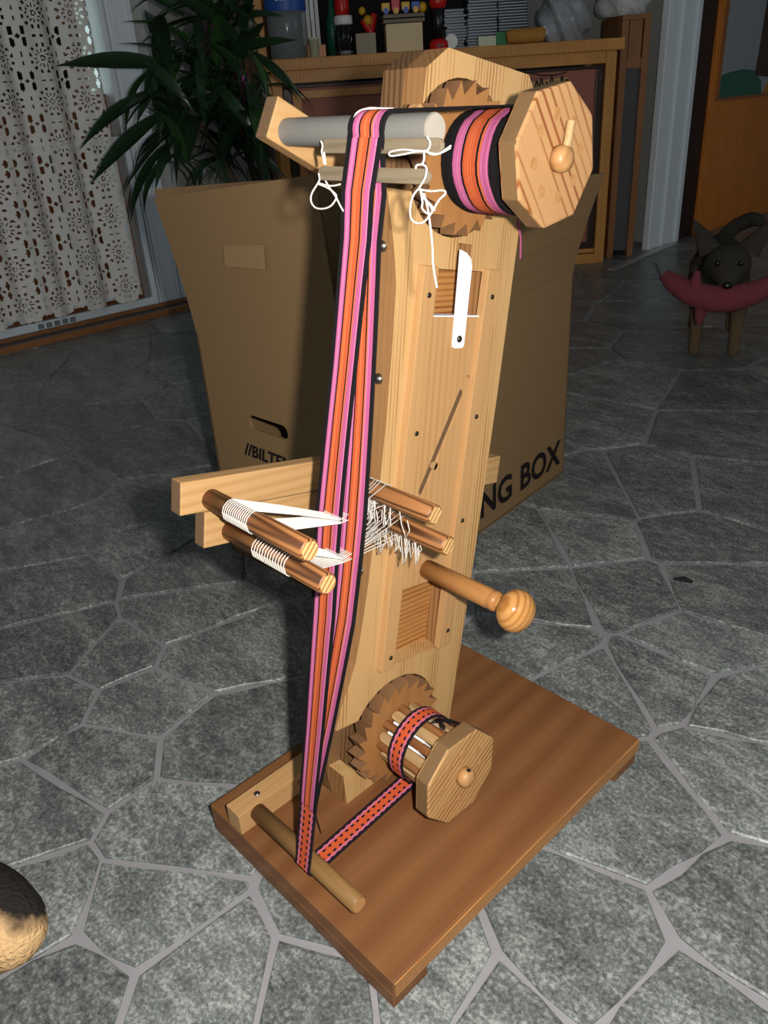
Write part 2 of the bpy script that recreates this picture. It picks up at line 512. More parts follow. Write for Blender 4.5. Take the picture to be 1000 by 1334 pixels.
# ------------------------------------------------------------------ mesh helpers
class MB:
    def __init__(self):
        self.v, self.f, self.s = [], [], []

    def add(self, vs, fs, smooth=False):
        b = len(self.v)
        self.v += [tuple(float(c) for c in p) for p in vs]
        for f in fs:
            self.f.append([i + b for i in f])
            self.s.append(smooth)
        return self

    def box(self, c, a, b, d):
        """centre and three half-extent vectors"""
        c, a, b, d = (np.array(q, float) for q in (c, a, b, d))
        vs = [c + i * a + j * b + k * d for k in (-1, 1) for j in (-1, 1) for i in (-1, 1)]
        fs = [(0, 2, 3, 1), (4, 5, 7, 6), (0, 1, 5, 4), (2, 6, 7, 3), (0, 4, 6, 2), (1, 3, 7, 5)]
        if np.dot(np.cross(a, b), d) < 0:
            fs = [f[::-1] for f in fs]
        return self.add(vs, fs)

    def bar(self, p, q, w, h, upv=(0, 0, 1)):
        """square bar from p to q: w across, h along upv"""
        p, q, upv = (np.array(x, float) for x in (p, q, upv))
        d = (q - p) / 2
        side = np.cross(d, upv)
        side /= np.linalg.norm(side)
        u2 = np.cross(side, d)
        u2 /= np.linalg.norm(u2)
        return self.box((p + q) / 2, d, side * w / 2, u2 * h / 2)

    def prism(self, poly, ext):
        poly = [np.array(p, float) for p in poly]
        ext = np.array(ext, float)
        n = len(poly)
        nrm = sum((np.cross(poly[i] - poly[0], poly[(i + 1) % n] - poly[0]) for i in range(n)), np.zeros(3))
        if nrm @ ext < 0:
            poly = poly[::-1]
        vs = poly + [p + ext for p in poly]
        fs = [tuple(range(n))[::-1], tuple(range(n, 2 * n))] + [(i, (i + 1) % n, n + (i + 1) % n, n + i) for i in range(n)]
        return self.add(vs, fs)

    def plate(self, loops, fn, a, b):
        """flat plate with holes: loops of (u, v), fn(u, v, w) -> point, from w=a to w=b"""
        bm = bmesh.new()
        allv, eds = [], []
        for lp in loops:
            vs = [bm.verts.new((p[0], p[1], 0)) for p in lp]
            eds += [bm.edges.new((vs[i], vs[(i + 1) % len(vs)])) for i in range(len(vs))]
            allv.append(vs)
        bmesh.ops.triangle_fill(bm, edges=eds, use_beauty=True, use_dissolve=False, normal=(0, 0, 1))
        bm.verts.index_update()
        flat = [v.co.copy() for v in bm.verts]
        n = len(flat)
        tris = []
        for f in bm.faces:
            ix = [v.index for v in f.verts]
            if f.normal.z < 0:
                ix = ix[::-1]
            tris.append(ix)
        base = len(self.v)
        vs3 = [fn(p.x, p.y, a) for p in flat] + [fn(p.x, p.y, b) for p in flat]
        fs = [tuple(t[::-1]) for t in tris] + [tuple(i + n for i in t) for t in tris]
        k = 0
        for q, lp in enumerate(loops):
            m = len(lp)
            area = sum(lp[i][0] * lp[(i + 1) % m][1] - lp[(i + 1) % m][0] * lp[i][1] for i in range(m))
            ccw = (area > 0) == (q == 0)
            for i in range(m):
                i0, i1 = k + i, k + (i + 1) % m
                fs.append((i0, i1, n + i1, n + i0) if ccw else (i1, i0, n + i0, n + i1))
            k += m
        bm.free()
        return self.add(vs3, fs)

    def tube(self, pts, r, n=8, caps=True, closed=False):
        pts = [np.array(p, float) for p in pts]
        m = len(pts)
        rs = r if hasattr(r, '__len__') else [r] * m
        vs, prev = [], None
        for i, p in enumerate(pts):
            if closed:
                d = pts[(i + 1) % m] - pts[i - 1]
            else:
                d = pts[min(i + 1, m - 1)] - pts[max(i - 1, 0)]
            d = d / (np.linalg.norm(d) + 1e-12)
            if prev is None:
                a = np.cross(d, (0, 0, 1) if abs(d[2]) < 0.9 else (1, 0, 0))
            else:
                a = prev - d * (prev @ d)
            a /= np.linalg.norm(a) + 1e-12
            prev = a
            b = np.cross(d, a)
            vs += [p + rs[i] * (a * math.cos(2 * math.pi * k / n) + b * math.sin(2 * math.pi * k / n)) for k in range(n)]
        fs = []
        for i in range(m if closed else m - 1):
            j = (i + 1) % m
            fs += [(i * n + k, i * n + (k + 1) % n, j * n + (k + 1) % n, j * n + k) for k in range(n)]
        self.add(vs, fs, True)
        if caps and not closed:
            self.add(vs[:n], [tuple(range(n))[::-1]])
            self.add(vs[-n:], [tuple(range(n))])
        return self

    def lathe(self, p0, axis, prof, n=24):
        """prof: list of (distance along axis, radius)"""
        ax = np.array(axis, float)
        ax /= np.linalg.norm(ax)
        a = np.cross(ax, (0, 0, 1) if abs(ax[2]) < 0.9 else (1, 0, 0))
        a /= np.linalg.norm(a)
        b = np.cross(ax, a)
        vs = []
        for t, r in prof:
            vs += [np.array(p0) + ax * t + max(r, 1e-5) * (a * math.cos(2 * math.pi * k / n) + b * math.sin(2 * math.pi * k / n)) for k in range(n)]
        fs = []
        for i in range(len(prof) - 1):
            fs += [(i * n + k, i * n + (k + 1) % n, (i + 1) * n + (k + 1) % n, (i + 1) * n + k) for k in range(n)]
        fs += [tuple(range(n))[::-1], tuple(range((len(prof) - 1) * n, len(prof) * n))]
        return self.add(vs, fs, True)

    def ball(self, c, r, n=14, m=9, sc=(1, 1, 1)):
        c = np.array(c, float)
        vs = [c + np.array((0, 0, r * sc[2]))]
        for i in range(1, m):
            th = math.pi * i / m
            vs += [c + r * np.array((sc[0] * math.sin(th) * math.cos(2 * math.pi * k / n), sc[1] * math.sin(th) * math.sin(2 * math.pi * k / n), sc[2] * math.cos(th))) for k in range(n)]
        vs.append(c - np.array((0, 0, r * sc[2])))
        L = len(vs) - 1
        fs = [(0, 1 + k, 1 + (k + 1) % n) for k in range(n)]
        for i in range(m - 2):
            fs += [(1 + i * n + k, 1 + (i + 1) * n + k, 1 + (i + 1) * n + (k + 1) % n, 1 + i * n + (k + 1) % n) for k in range(n)]
        fs += [(L, 1 + (m - 2) * n + (k + 1) % n, 1 + (m - 2) * n + k) for k in range(n)]
        return self.add(vs, fs, True)

    def build(self, name, mat, parent=None, bevel=0.0, uvs=None):
        org = np.array(parent_world(parent)) if parent else np.zeros(3)
        me = bpy.data.meshes.new(name)
        me.from_pydata([tuple(np.array(p) - org) for p in self.v], [], self.f)
        me.polygons.foreach_set('use_smooth', self.s)
        if uvs is not None:
            ul = me.uv_layers.new(name='UVMap')
            for lp in me.loops:
                ul.data[lp.index].uv = uvs[lp.vertex_index]
        if bevel:
            bm = bmesh.new()
            bm.from_mesh(me)
            bmesh.ops.remove_doubles(bm, verts=bm.verts, dist=1e-6)
            ed = [e for e in bm.edges if len(e.link_faces) == 2 and e.calc_face_angle(0) > 0.5]
            bmesh.ops.bevel(bm, geom=ed, offset=bevel, segments=2, profile=0.6, affect='EDGES', clamp_overlap=True)
            bm.to_mesh(me)
            bm.free()
        me.materials.append(MATS[mat])
        o = bpy.data.objects.new(name, me)
        COL.objects.link(o)
        if parent:
            o.parent = parent
        return o


def parent_world(p):
    v = Vector(p.location)
    while p.parent:
        p = p.parent
        v += Vector(p.location)
    return v


def tag(o, label=None, cat=None, group=None, kind=None):
    if label:
        o['label'] = label
    if cat:
        o['category'] = cat
    if group:
        o['group'] = group
    if kind:
        o['kind'] = kind
    return o


def thing(name, loc, label, cat, group=None):
    o = bpy.data.objects.new(name, None)
    o.empty_display_size = 0.05
    COL.objects.link(o)
    o.location = tuple(float(c) for c in loc)
    return tag(o, label, cat, group)


def recentre(o):
    """move a single-mesh thing's origin to the middle of its base"""
    me = o.data
    co = np.array([v.co[:] for v in me.vertices])
    c = (co.min(0) + co.max(0)) / 2
    c[2] = co[:, 2].min()
    me.transform(Matrix.Translation(Vector(-c)))
    o.location = Vector(o.location) + Vector(c)
    return o


def boolean_cut(o, cutter):
    md = o.modifiers.new('cut', 'BOOLEAN')
    md.object = cutter
    md.operation = 'DIFFERENCE'
    md.solver = 'EXACT'
    dg = bpy.context.evaluated_depsgraph_get()
    me = bpy.data.meshes.new_from_object(o.evaluated_get(dg))
    o.modifiers.clear()
    o.data = me
    bpy.data.objects.remove(cutter)


def text_mesh(body, size, o_pt, xdir, ydir, name, mat, parent, bold=0.0, shear=0.0):
    cu = bpy.data.curves.new('lettering', 'FONT')
    cu.body = body
    cu.size = 1.0
    cu.offset = bold
    cu.shear = shear
    cu.resolution_u = 3
    tmp = bpy.data.objects.new('lettering', cu)
    COL.objects.link(tmp)
    dg = bpy.context.evaluated_depsgraph_get()
    me = bpy.data.meshes.new_from_object(tmp.evaluated_get(dg))
    bpy.data.objects.remove(tmp)
    o_pt, xdir, ydir = (np.array(q, float) for q in (o_pt, xdir, ydir))
    org = np.array(parent_world(parent))
    for v in me.vertices:
        v.co = Vector(o_pt - org + xdir * v.co.x * size[0] + ydir * v.co.y * size[1])
    me.materials.clear()
    me.materials.append(MATS[mat])
    me.name = name
    o = bpy.data.objects.new(name, me)
    COL.objects.link(o)
    o.parent = parent
    return o


# ================================================================== SETTING
XL = W(-4.5, 0)[0]           # plane of the left wall's face
H = 2.45
floor = MB().box((W(-1.5, 2.2)[0], W(0, 2.2)[1], -0.014), (3.6, 0, 0), (0, 4.4, 0), (0, 0, 0.010)).build('floor', 'grout')
tag(floor, 'slate flagstone floor with pale grey joints', None, None, 'structure')

# flagstones: seeds at the middle of the stones seen in the photograph, loosely filled up beyond them
seed_px = [(80, 845), (148, 852), (236, 803), (50, 920), (187, 916), (273, 850), (285, 965), (128, 990), (78, 760), (187, 713), (90, 700), (241, 737),
           (60, 640), (200, 655), (40, 1060), (180, 1180), (230, 1080), (70, 1300), (260, 1300), (420, 1310), (40, 1190),
           (712, 783), (813, 776), (946, 776), (863, 877), (978, 920), (765, 890), (701, 840), (910, 697), (856, 643), (759, 697), (687, 704), (777, 646), (964, 650),
           (828, 1052), (757, 1238), (988, 1195), (975, 1012), (645, 1352), (892, 1352), (553, 1290), (900, 840), (470, 1180), (560, 1000)]
seeds = [floor_at(*p)[:2] for p in seed_px]
rng = random.Random(3)
X0, X1, Y0, Y1 = W(-4.6, 0)[0], W(0.0, 0)[0], W(0, -0.35)[1], W(0, 6.6)[1]


def px_of(p):
    c = AX.T @ (np.array(p, float) - CAM)
    return (500 + FPX * c[0] / c[2], 667 + FPX * c[1] / c[2], c[2]) if c[2] > 0.05 else (-9999, -9999, c[2])


for _ in range(9000):
    p = np.array([rng.uniform(X0, X1), rng.uniform(Y0, Y1)])
    q = px_of((p[0], p[1], 0))
    if not (-160 < q[0] < 1160 and 150 < q[1] < 1500):
        continue
    dmin = 0.25 if q[1] > 500 else 0.28
    if all((p[0] - s[0]) ** 2 + (p[1] - s[1]) ** 2 > (dmin * rng.uniform(0.9, 1.15)) ** 2 for s in seeds):
        seeds.append(p)
seeds = np.array(seeds)
nst = 0
for i, s in enumerate(seeds):
    poly = [np.array(c) for c in ((s[0] - .3, s[1] - .3), (s[0] + .3, s[1] - .3), (s[0] + .3, s[1] + .3), (s[0] - .3, s[1] + .3))]
    for j in np.argsort(((seeds - s) ** 2).sum(1))[1:22]:
        o = seeds[j]
        n = (o - s) / np.linalg.norm(o - s)
        lim = n @ ((o + s) / 2) - 0.0042
        out = []
        for a, b in zip(poly, poly[1:] + poly[:1]):
            da, db = n @ a - lim, n @ b - lim
            if da <= 0:
                out.append(a)
            if da * db < 0:
                out.append(a + (b - a) * da / (da - db))
        poly = out
        if len(poly) < 3:
            break
    if len(poly) < 3:
        continue
    fine = []
    for a, b in zip(poly, poly[1:] + poly[:1]):
        L = np.linalg.norm(b - a)
        k = max(1, int(L / 0.04))
        t = np.array([-(b - a)[1], (b - a)[0]]) / (L + 1e-9)
        for q in range(k):
            c = a + (b - a) * (q / k)
            c = c + t * (0.0022 * math.sin(c[0] * 61 + c[1] * 37) + 0.0016 * math.sin(c[0] * 133 - c[1] * 97))
            c = c + (s - c) * (0.012 if q == 0 else 0)
            fine.append(c)
    n = len(fine)
    ctr = sum(fine) / n
    top = [c + (ctr - c) * 0.02 for c in fine]
    vs = [(c[0] - s[0], c[1] - s[1], -0.010) for c in fine] + [(c[0] - s[0], c[1] - s[1], -0.002) for c in fine] + [(c[0] - s[0], c[1] - s[1], 0.0) for c in top]
    fs = [(k, (k + 1) % n, n + (k + 1) % n, n + k) for k in range(n)] + [(n + k, n + (k + 1) % n, 2 * n + (k + 1) % n, 2 * n + k) for k in range(n)] + [tuple(range(2 * n, 3 * n))]
    me = bpy.data.meshes.new('stone')
    me.from_pydata(vs, [], fs)
    me.materials.append(MATS['slate'])
    st = bpy.data.objects.new('stone', me)
    st.location = (s[0], s[1], 0)
    st.parent = floor
    COL.objects.link(st)
    nst += 1
print('stones', nst)


def wall_box(name, x0, x1, y0, y1, z0, z1, mat='wall_paint', parent=None):
    o = MB().box(((x0 + x1) / 2, (y0 + y1) / 2, (z0 + z1) / 2), ((x1 - x0) / 2, 0, 0), (0, (y1 - y0) / 2, 0), (0, 0, (z1 - z0) / 2)).build(name, mat, parent)
    if not parent:
        tag(o, None, None, None, 'structure')
    return o


YD0, YD1 = W(0, 0.45)[1], W(0, 2.36)[1]     # door opening in the left wall
YC = W(0, 2.62)[1]                           # end of that wall, where the room widens
XB = W(-5.1, 0)[0]
YB = W(0, 5.42)[1]
XR = W(-2.9, 0)[0]
wall_box('wall_left', XL - 0.14, XL, W(0, -2.9)[1], YD0, 0, H)
wall_box('wall_left_corner', XL - 0.14, XL, YD1, YC, 0, H)
wall_box('wall_left_lintel', XL - 0.14, XL, YD0, YD1, 2.05, H)
wall_box('wall_recess', XB, XL - 0.14, YC - 0.1, YC, 0, H)
wall_box('wall_left_far', XB - 0.1, XB, YC - 0.1, YB + 0.1, 0, H)
wall_box('wall_back', XB, XR - 0.1, YB, YB + 0.1, 0, H)
YE = W(0, 8.0)[1]
wall_box('wall_right_far', XR - 0.1, XR, YB, YE, 0, H)
XE = W(1.9, 0)[0]
YF = W(0, -2.9)[1]
wall_box('wall_end', XR, XE, YE, YE + 0.1, 0, H)
# right wall and the wall behind the photographer, each with a window opening
wall_box('wall_right', XE, XE + 0.12, YF, YE, 0, 0.8)
wall_box('wall_right_top', XE, XE + 0.12, YF, YE, 2.1, H)
wy0, wy1 = W(0, -0.6)[1], W(0, 0.9)[1]
wall_box('wall_right_side', XE, XE + 0.12, YF, wy0, 0.8, 2.1)
vy0, vy1 = W(0, 4.2)[1], W(0, 5.6)[1]  # unseen second opening in the right wall, added to light the orange door
wall_box('wall_right_pier', XE, XE + 0.12, wy1, vy0, 0.8, 2.1)
wall_box('wall_right_end', XE, XE + 0.12, vy1, YE, 0.8, 2.1)
portal((XE + 0.1, (vy0 + vy1) / 2, 1.45), (0, R(90), 0), 1.3, vy1 - vy0)
wall_box('wall_front', XL, XE, YF - 0.12, YF, 0, 0.8)
wall_box('wall_front_top', XL, XE, YF - 0.12, YF, 2.1, H)
wx0, wx1 = W(-1.7, 0)[0], W(0.1, 0)[0]
wall_box('wall_front_side', XL, wx0, YF - 0.12, YF, 0.8, 2.1)
wall_box('wall_front_pier', wx1, XE, YF - 0.12, YF, 0.8, 2.1)
ceil = MB().box(((XB + XE) / 2, (YF + YE) / 2, H + 0.05), ((XE - XB) / 2 + .3, 0, 0), (0, (YE - YF) / 2 + .3, 0), (0, 0, 0.05)).build('ceiling', 'ceiling_paint')
tag(ceil, None, None, None, 'structure')
for nm, pts in (('window_1', ((XE + 0.06, wy0, wy1, 0),)), ('window_2', ((YF - 0.06, wx0, wx1, 1),))):
    c, a, b, ax = pts[0]
    m = MB()
    for q in (a + .02, (a + b) / 2, b - .02):
        ctr = (c, q, 1.45) if ax == 0 else (q, c, 1.45)
        m.box(ctr, (.025, 0, 0), (0, .025, 0), (0, 0, .65))
    for z in (.83, 2.07):
        ctr = (c, (a + b) / 2, z) if ax == 0 else ((a + b) / 2, c, z)
        m.box(ctr, (.025 if ax == 0 else (b - a) / 2, 0, 0), (0, (b - a) / 2 if ax == 0 else .025, 0), (0, 0, .025))
    tag(m.build(nm, 'trim_white'), None, None, None, 'structure')
portal((XE + 0.1, (wy0 + wy1) / 2, 1.45), (0, R(90), 0), 1.3, wy1 - wy0)
portal(((wx0 + wx1) / 2, YF - 0.1, 1.45), (R(90), 0, 0), wx1 - wx0, 1.3)
portal((XL - 0.13, (YD0 + YD1) / 2, 1.0), (0, R(-90), 0), 2.0, YD1 - YD0)


def on_x(px, py, x):
    return on_plane(px, py, (1, 0, 0), x)


# ---- door to the garden in the left wall
XG = W(-4.45, 0)[0]
dx = XL - 0.09
trim = MB().box((XL + 0.008, YD1 + 0.05, 1.03), (.012, 0, 0), (0, .055, 0), (0, 0, 1.03)).box((XL + 0.014, YD1 + 0.016, 1.03), (.012, 0, 0), (0, .008, 0), (0, 0, 1.03)).box((XL + 0.014, YD1 + 0.094, 1.03), (.012, 0, 0), (0, .008, 0), (0, 0, 1.03)).build('trim_1', 'trim_white')
tag(trim, None, None, None, 'structure')
trim2 = MB().box((XL - 0.07, YD1 - 0.012, 1.03), (.07, 0, 0), (0, .012, 0), (0, 0, 1.03)).build('trim_2', 'trim_white')
tag(trim2, None, None, None, 'structure')
base = MB().box((XL + 0.008, (YD1 + YC) / 2 + .05, 0.06), (.010, 0, 0), (0, (YC - YD1) / 2 - .06, 0), (0, 0, .06)).build('baseboard_left', 'trim_white')
tag(base, None, None, None, 'structure')
# brown door leaf behind the lace with a narrow clear strip at its edge
ye = YD1 - 0.088
door = thing('door_1', (dx, (YD0 + ye) / 2, 0), None, None)
tag(door, 'brown wooden garden door behind the lace curtain', None, None, 'structure')
MB().box((dx, ye - 0.04, 1.02), (.02, 0, 0), (0, .04, 0), (0, 0, 1.02)).build('door_stile', 'door_brown', door)
MB().box((dx, YD0 + 0.05, 1.02), (.02, 0, 0), (0, .05, 0), (0, 0, 1.02)).build('door_stile', 'door_brown', door)
MB().box((dx, (YD0 + ye) / 2, .42), (.015, 0, 0), (0, (ye - YD0) / 2 - .06, 0), (0, 0, .42)).build('door_panel', 'door_brown', door)
MB().box((dx, (YD0 + ye) / 2, 1.44), (.015, 0, 0), (0, (ye - YD0) / 2 - .06, 0), (0, 0, .60)).build('door_panel', 'dark_gap', door)
MB().tube([(dx + .02, ye - .04, 1.02), (dx + .055, ye - .04, 1.02), (dx + .06, ye - .10, 1.02)], .008, 8).build('door_handle', 'steel', door)
side = MB().box((dx, (ye + YD1 - .024) / 2, 1.45), (.003, 0, 0), (0, (YD1 - .024 - ye) / 2, 0), (0, 0, .6)).build('window_3', 'clear_glass')
tag(side, 'narrow clear pane beside the garden door', None, None, 'structure')
side_low = MB().box((dx, (ye + YD1 - .024) / 2, .425), (.012, 0, 0), (0, (YD1 - .024 - ye) / 2, 0), (0, 0, .425)).build('trim_3', 'door_brown')
tag(side_low, None, None, None, 'structure')
# step in the door opening: timber edge, grey mat strip, timber edge
sl = [floor_at(0, 456), floor_at(236, 403)]
s2 = [floor_at(0, 470), floor_at(252, 432)]
y_a, y_b = W(0, 0.2)[1], YC - 0.02
st1 = MB().box((XL + 0.10, (y_a + y_b) / 2, .012), (.012, 0, 0), (0, (y_b - y_a) / 2, 0), (0, 0, .012)).build('trim_4', 'louvre_wood')
tag(st1, None, None, None, 'structure')
st2 = MB().box((XL + 0.215, (y_a + y_b) / 2, .010), (.016, 0, 0), (0, (y_b - y_a) / 2, 0), (0, 0, .010)).build('trim_5', 'louvre_wood')
tag(st2, None, None, None, 'structure')
st3 = MB().box((XL + 0.155, (y_a + y_b) / 2, .006), (.044, 0, 0), (0, (y_b - y_a) / 2, 0), (0, 0, .006)).build('trim_6', 'grey_cloth')
tag(st3, None, None, None, 'structure')
# garden outside
rs = random.Random(5)
lawn = MB().box((XL - 3.2, W(0, 3)[1], -.06), (2.95, 0, 0), (0, 4, 0), (0, 0, .04)).build('ground_outside', 'grass_green')
tag(lawn, None, None, None, 'structure')
for k, (gx, gy, gs) in enumerate(((-2.4, 4.3, .55), (-3.0, 5.4, .8))):
    b = thing('garden_shrub', (XL + gx, W(0, gy)[1], -.02), ('leafy green garden shrub seen through the narrow pane', 'taller green garden shrub further off through the narrow pane')[k], 'shrub')
    m = MB()
    for _ in range(260):
        a, e, r = rs.uniform(0, 6.28), rs.uniform(-.2, 1.3), gs * rs.uniform(.7, 1)
        c = np.array((XL + gx, W(0, gy)[1], gs * .55)) + r * .55 * np.array((math.cos(a) * math.cos(e), math.sin(a) * math.cos(e), math.sin(e)))
        t = np.array((rs.gauss(0, 1), rs.gauss(0, 1), rs.gauss(0, .6)))
        t /= np.linalg.norm(t)
        n2 = np.cross(t, (rs.gauss(0, 1), rs.gauss(0, 1), 1))
        n2 /= np.linalg.norm(n2)
        m.add([c - t * .06, c + n2 * .025, c + t * .06, c - n2 * .025], [(0, 1, 2, 3)])
    tag(m.build('foliage', 'grass_green', b), None, None, None, 'stuff')
    MB().tube([(XL + gx, W(0, gy)[1], -.02), (XL + gx, W(0, gy)[1], gs * .6)], .03, 7).build('stem', 'stem_brown', b)

# ---- white safety gate in the door opening
gate = thing('safety_gate', (XG, W(0, 1.6)[1], 0), 'white metal safety gate across the garden door opening', 'gate')
pa, pb = on_x(-40, 447, XG), on_x(206, 397, XG)
gy0, gy1 = pa[1], pb[1]
gm = (gy0 + gy1) / 2
gl = (gy1 - gy0) / 2
GH = 0.68
MB().box((XG, gm, .028), (.012, 0, 0), (0, gl, 0), (0, 0, .018)).build('bottom_rail', 'gate_white', gate, .002)
MB().box((XG, gm, GH), (.012, 0, 0), (0, gl, 0), (0, 0, .014)).build('top_rail', 'gate_white', gate, .002)
for y in (gy0 + .012, gy1 - .012):
    MB().box((XG, y, GH / 2 + .02), (.011, 0, 0), (0, .012, 0), (0, 0, GH / 2 - .025)).build('upright', 'gate_white', gate, .002)
ya = on_x(10, 420, XG)[1]
yb2 = on_x(182, 385, XG)[1]
MB().box((XG, (ya + yb2) / 2, .078), (.009, 0, 0), (0, (yb2 - ya) / 2, 0), (0, 0, .011)).build('swing_rail', 'gate_white', gate, .002)
MB().ball((XG + .012, ya, .078), .022, 12, 8).build('hinge_knob', 'gate_white', gate)
MB().box((XG, yb2 - .014, GH / 2 + .05), (.009, 0, 0), (0, .026, 0), (0, 0, GH / 2 - .06)).build('swing_upright', 'gate_white', gate, .002)
k = 0
y = ya + .085
while y < yb2 - .06:
    MB().tube([(XG, y, .08), (XG, y, GH - .01)], .0055, 8).build('bar', 'gate_white', gate)
    y += .082
lg = on_x(52, 425, XG)[1]
for k in range(5):
    MB().box((XG + .0125, lg + .034 * k, .028), (.0006, 0, 0), (0, .012, 0), (0, 0, .010)).build('printed_mark', 'print_grey', gate)

# ---- lace curtain: one cloth, openwork built as real holes
XC = XG + 0.035
ly1 = on_x(186, 388, XC)[1]
lz0 = on_x(150, 398, XC)[2]
lw, lh, cell = 1.10, 1.42, 0.0044
nc, nr = int(lw / cell), int(lh / cell)
jj, ii = np.meshgrid(np.arange(nc), np.arange(nr))
yy = (jj + .5) * cell
zz = (ii + .5) * cell
P = 0.142
cy = (yy / P) % 1 - .5
cz = (zz / P) % 1 - .5
rr = np.sqrt(cy ** 2 + cz ** 2)
th = np.arctan2(cz, cy)
solid = np.ones_like(rr, bool)
solid &= ~((rr > .035) & (rr < .065))
solid &= ~((rr > .13) & (rr < .215) & (np.abs(np.sin(th * 6)) < .55))
solid &= ~((rr > .27) & (rr < .345) & (np.abs(np.sin(th * 6 + 1.57)) < .62))
gy_, gz_ = .5 - np.abs(cy), .5 - np.abs(cz)       # distance from the corner between four rosettes
solid &= ~(((gy_ - .125) / .052) ** 2 + ((gz_ - .125) / .105) ** 2 < 1)
solid &= ~(gy_ + gz_ < .055)
solid &= ~((np.abs(gz_ - .40) < .05) & (gy_ < .022))
solid &= ~((np.abs(gy_ - .40) < .05) & (gz_ < .022))
edge = .018 + .030 * np.abs(np.sin(np.pi * yy / P))
solid &= zz > .045 - edge
vs, fs, vid = [], [], {}


def lace_pt(j, i):
    if (j, i) not in vid:
        yv, zv = j * cell, i * cell
        x = XC + 0.016 * math.sin(yv * 34 + .3 * math.sin(zv * 3)) + .007 * math.sin(yv * 71 + 1)
        vid[(j, i)] = len(vs)
        vs.append((x, ly1 - yv, lz0 + zv))
    return vid[(j, i)]


for i in range(nr):
    for j in range(nc):
        if solid[i, j]:
            fs.append((lace_pt(j, i), lace_pt(j, i + 1), lace_pt(j + 1, i + 1), lace_pt(j + 1, i)))
lace = MB().add(vs, fs, True).build('lace_curtain', 'lace')
recentre(tag(lace, 'cream crocheted lace curtain of rosettes hanging before the garden door', 'curtain'))

# ---- far right: white casing, dark jamb, orange veneered door with a picture
xr = XR + 0.004


def yz(px, py, x=xr):
    q = on_x(px, py, x)
    return q[1], q[2]


def strip(name, pxa, pxb, pyc, z0, z1, th_, mat):
    a, b = yz(pxa, pyc)[0], yz(pxb, pyc)[0]
    return MB().box((XR + th_ / 2, (a + b) / 2, (z0 + z1) / 2), (th_ / 2, 0, 0), (0, (b - a) / 2, 0), (0, 0, (z1 - z0) / 2)).build(name, mat)


tag(strip('trim_7', 852, 891, 150, 0, 2.1, .03, 'trim_white'), None, None, None, 'structure')
for a_, b_ in ((853, 857), (869, 872), (887, 891)):
    tag(strip('trim_8', a_, b_, 150, 0, 2.1, .042, 'trim_white'), None, None, None, 'structure')
tag(strip('trim_9', 891, 916, 150, 0, 2.1, .02, 'dark_jamb'), None, None, None, 'structure')
d2a, d2b = yz(915, 150)[0], yz(1080, 150)[0]
door2 = thing('door_2', (XR + .02, (d2a + d2b) / 2, 0), None, None)
tag(door2, 'orange wood veneered door at the far end', None, None, 'structure')
MB().box((XR + .02, (d2a + d2b) / 2, 1.03), (.018, 0, 0), (0, (d2b - d2a) / 2, 0), (0, 0, 1.03)).build('door_leaf', 'veneer', door2, .003)
# picture on the door
p0y, p0z = yz(934, 128, XR + .045)
p1y = yz(1075, 112, XR + .045)[0]
pz1 = p0z + .46
pic = thing('framed_picture', (XR + .042, (p0y + p1y) / 2, p0z), 'framed picture of a green bush and dark trunk on the orange door', 'picture')
xp = XR + .042
MB().box((xp, (p0y + p1y) / 2, (p0z + pz1) / 2), (.003, 0, 0), (0, (p1y - p0y) / 2, 0), (0, 0, (pz1 - p0z) / 2)).build('picture_sheet', 'bag_grey', pic)
fr = MB()
for (ya_, yb_, za_, zb_) in ((p0y - .012, p1y + .012, p0z - .012, p0z), (p0y - .012, p1y + .012, pz1, pz1 + .012), (p0y - .012, p0y, p0z, pz1), (p1y, p1y + .012, p0z, pz1)):
    fr.box((xp + .003, (ya_ + yb_) / 2, (za_ + zb_) / 2), (.007, 0, 0), (0, (yb_ - ya_) / 2, 0), (0, 0, (zb_ - za_) / 2))
fr.build('frame', 'louvre_wood', pic)
wd, hd = p1y - p0y, pz1 - p0z
MB().prism([(xp + .003, p0y + wd * a, p0z + hd * b) for a, b in ((0, 0), (.36, 0), (.34, .14), (.27, .25), (.18, .27), (.08, .25), (0, .22))], (.001, 0, 0)).build('green_bush', 'toy_green', pic)
MB().prism([(xp + .003, p0y + wd * a, p0z + hd * b) for a, b in ((.28, .20), (.44, .16), (.50, 1), (.30, 1), (.29, .5))], (.0013, 0, 0)).build('dark_trunk', 'dark_rim', pic)
MB().prism([(xp + .003, p0y + wd * a, p0z + hd * b) for a, b in ((.36, 0), (1, 0), (1, .3), (.46, .26))], (.0009, 0, 0)).build('yellow_field', 'straw', pic)
# metal floor strip in front of the casing
q0, q1 = floor_at(795, 352), floor_at(878, 318)
ms = MB().box(((q0 + q1) / 2) + np.array((0, 0, .0035)), (.018, 0, 0), ((q1 - q0) / 2), (0, 0, .0035)).build('threshold_strip', 'metal_strip')
recentre(tag(ms, 'pale metal threshold strip on the dark floor by the cupboard', 'threshold'))

# ================================================================== CABINET and what stands on it
CA = R(50)
ca = np.array((math.cos(CA), math.sin(CA), 0))          # along the front, to the right
cn = np.array((-math.sin(CA), math.cos(CA), 0))         # into the depth
C_R = W(-2.87, 4.68)                                    # front right foot
CL_ = 2.04 * S
CT = 1.25 * S
CDEP = 0.42


def cab(s, d, z):
    """s metres left of the right end, d metres behind the front, height z"""
    return C_R - ca * s + cn * d + np.array((0, 0, z))


def cabbox(m, s0, s1, d0, d1, z0, z1):
    return m.box(cab((s0 + s1) / 2, (d0 + d1) / 2, (z0 + z1) / 2), ca * (s1 - s0) / 2, cn * (d1 - d0) / 2, (0, 0, (z1 - z0) / 2))


def at_cab(px, py, d=0.0):
    q = on_plane(px, py, cn, cn @ C_R + d)
    return (C_R - q) @ ca, q[2]


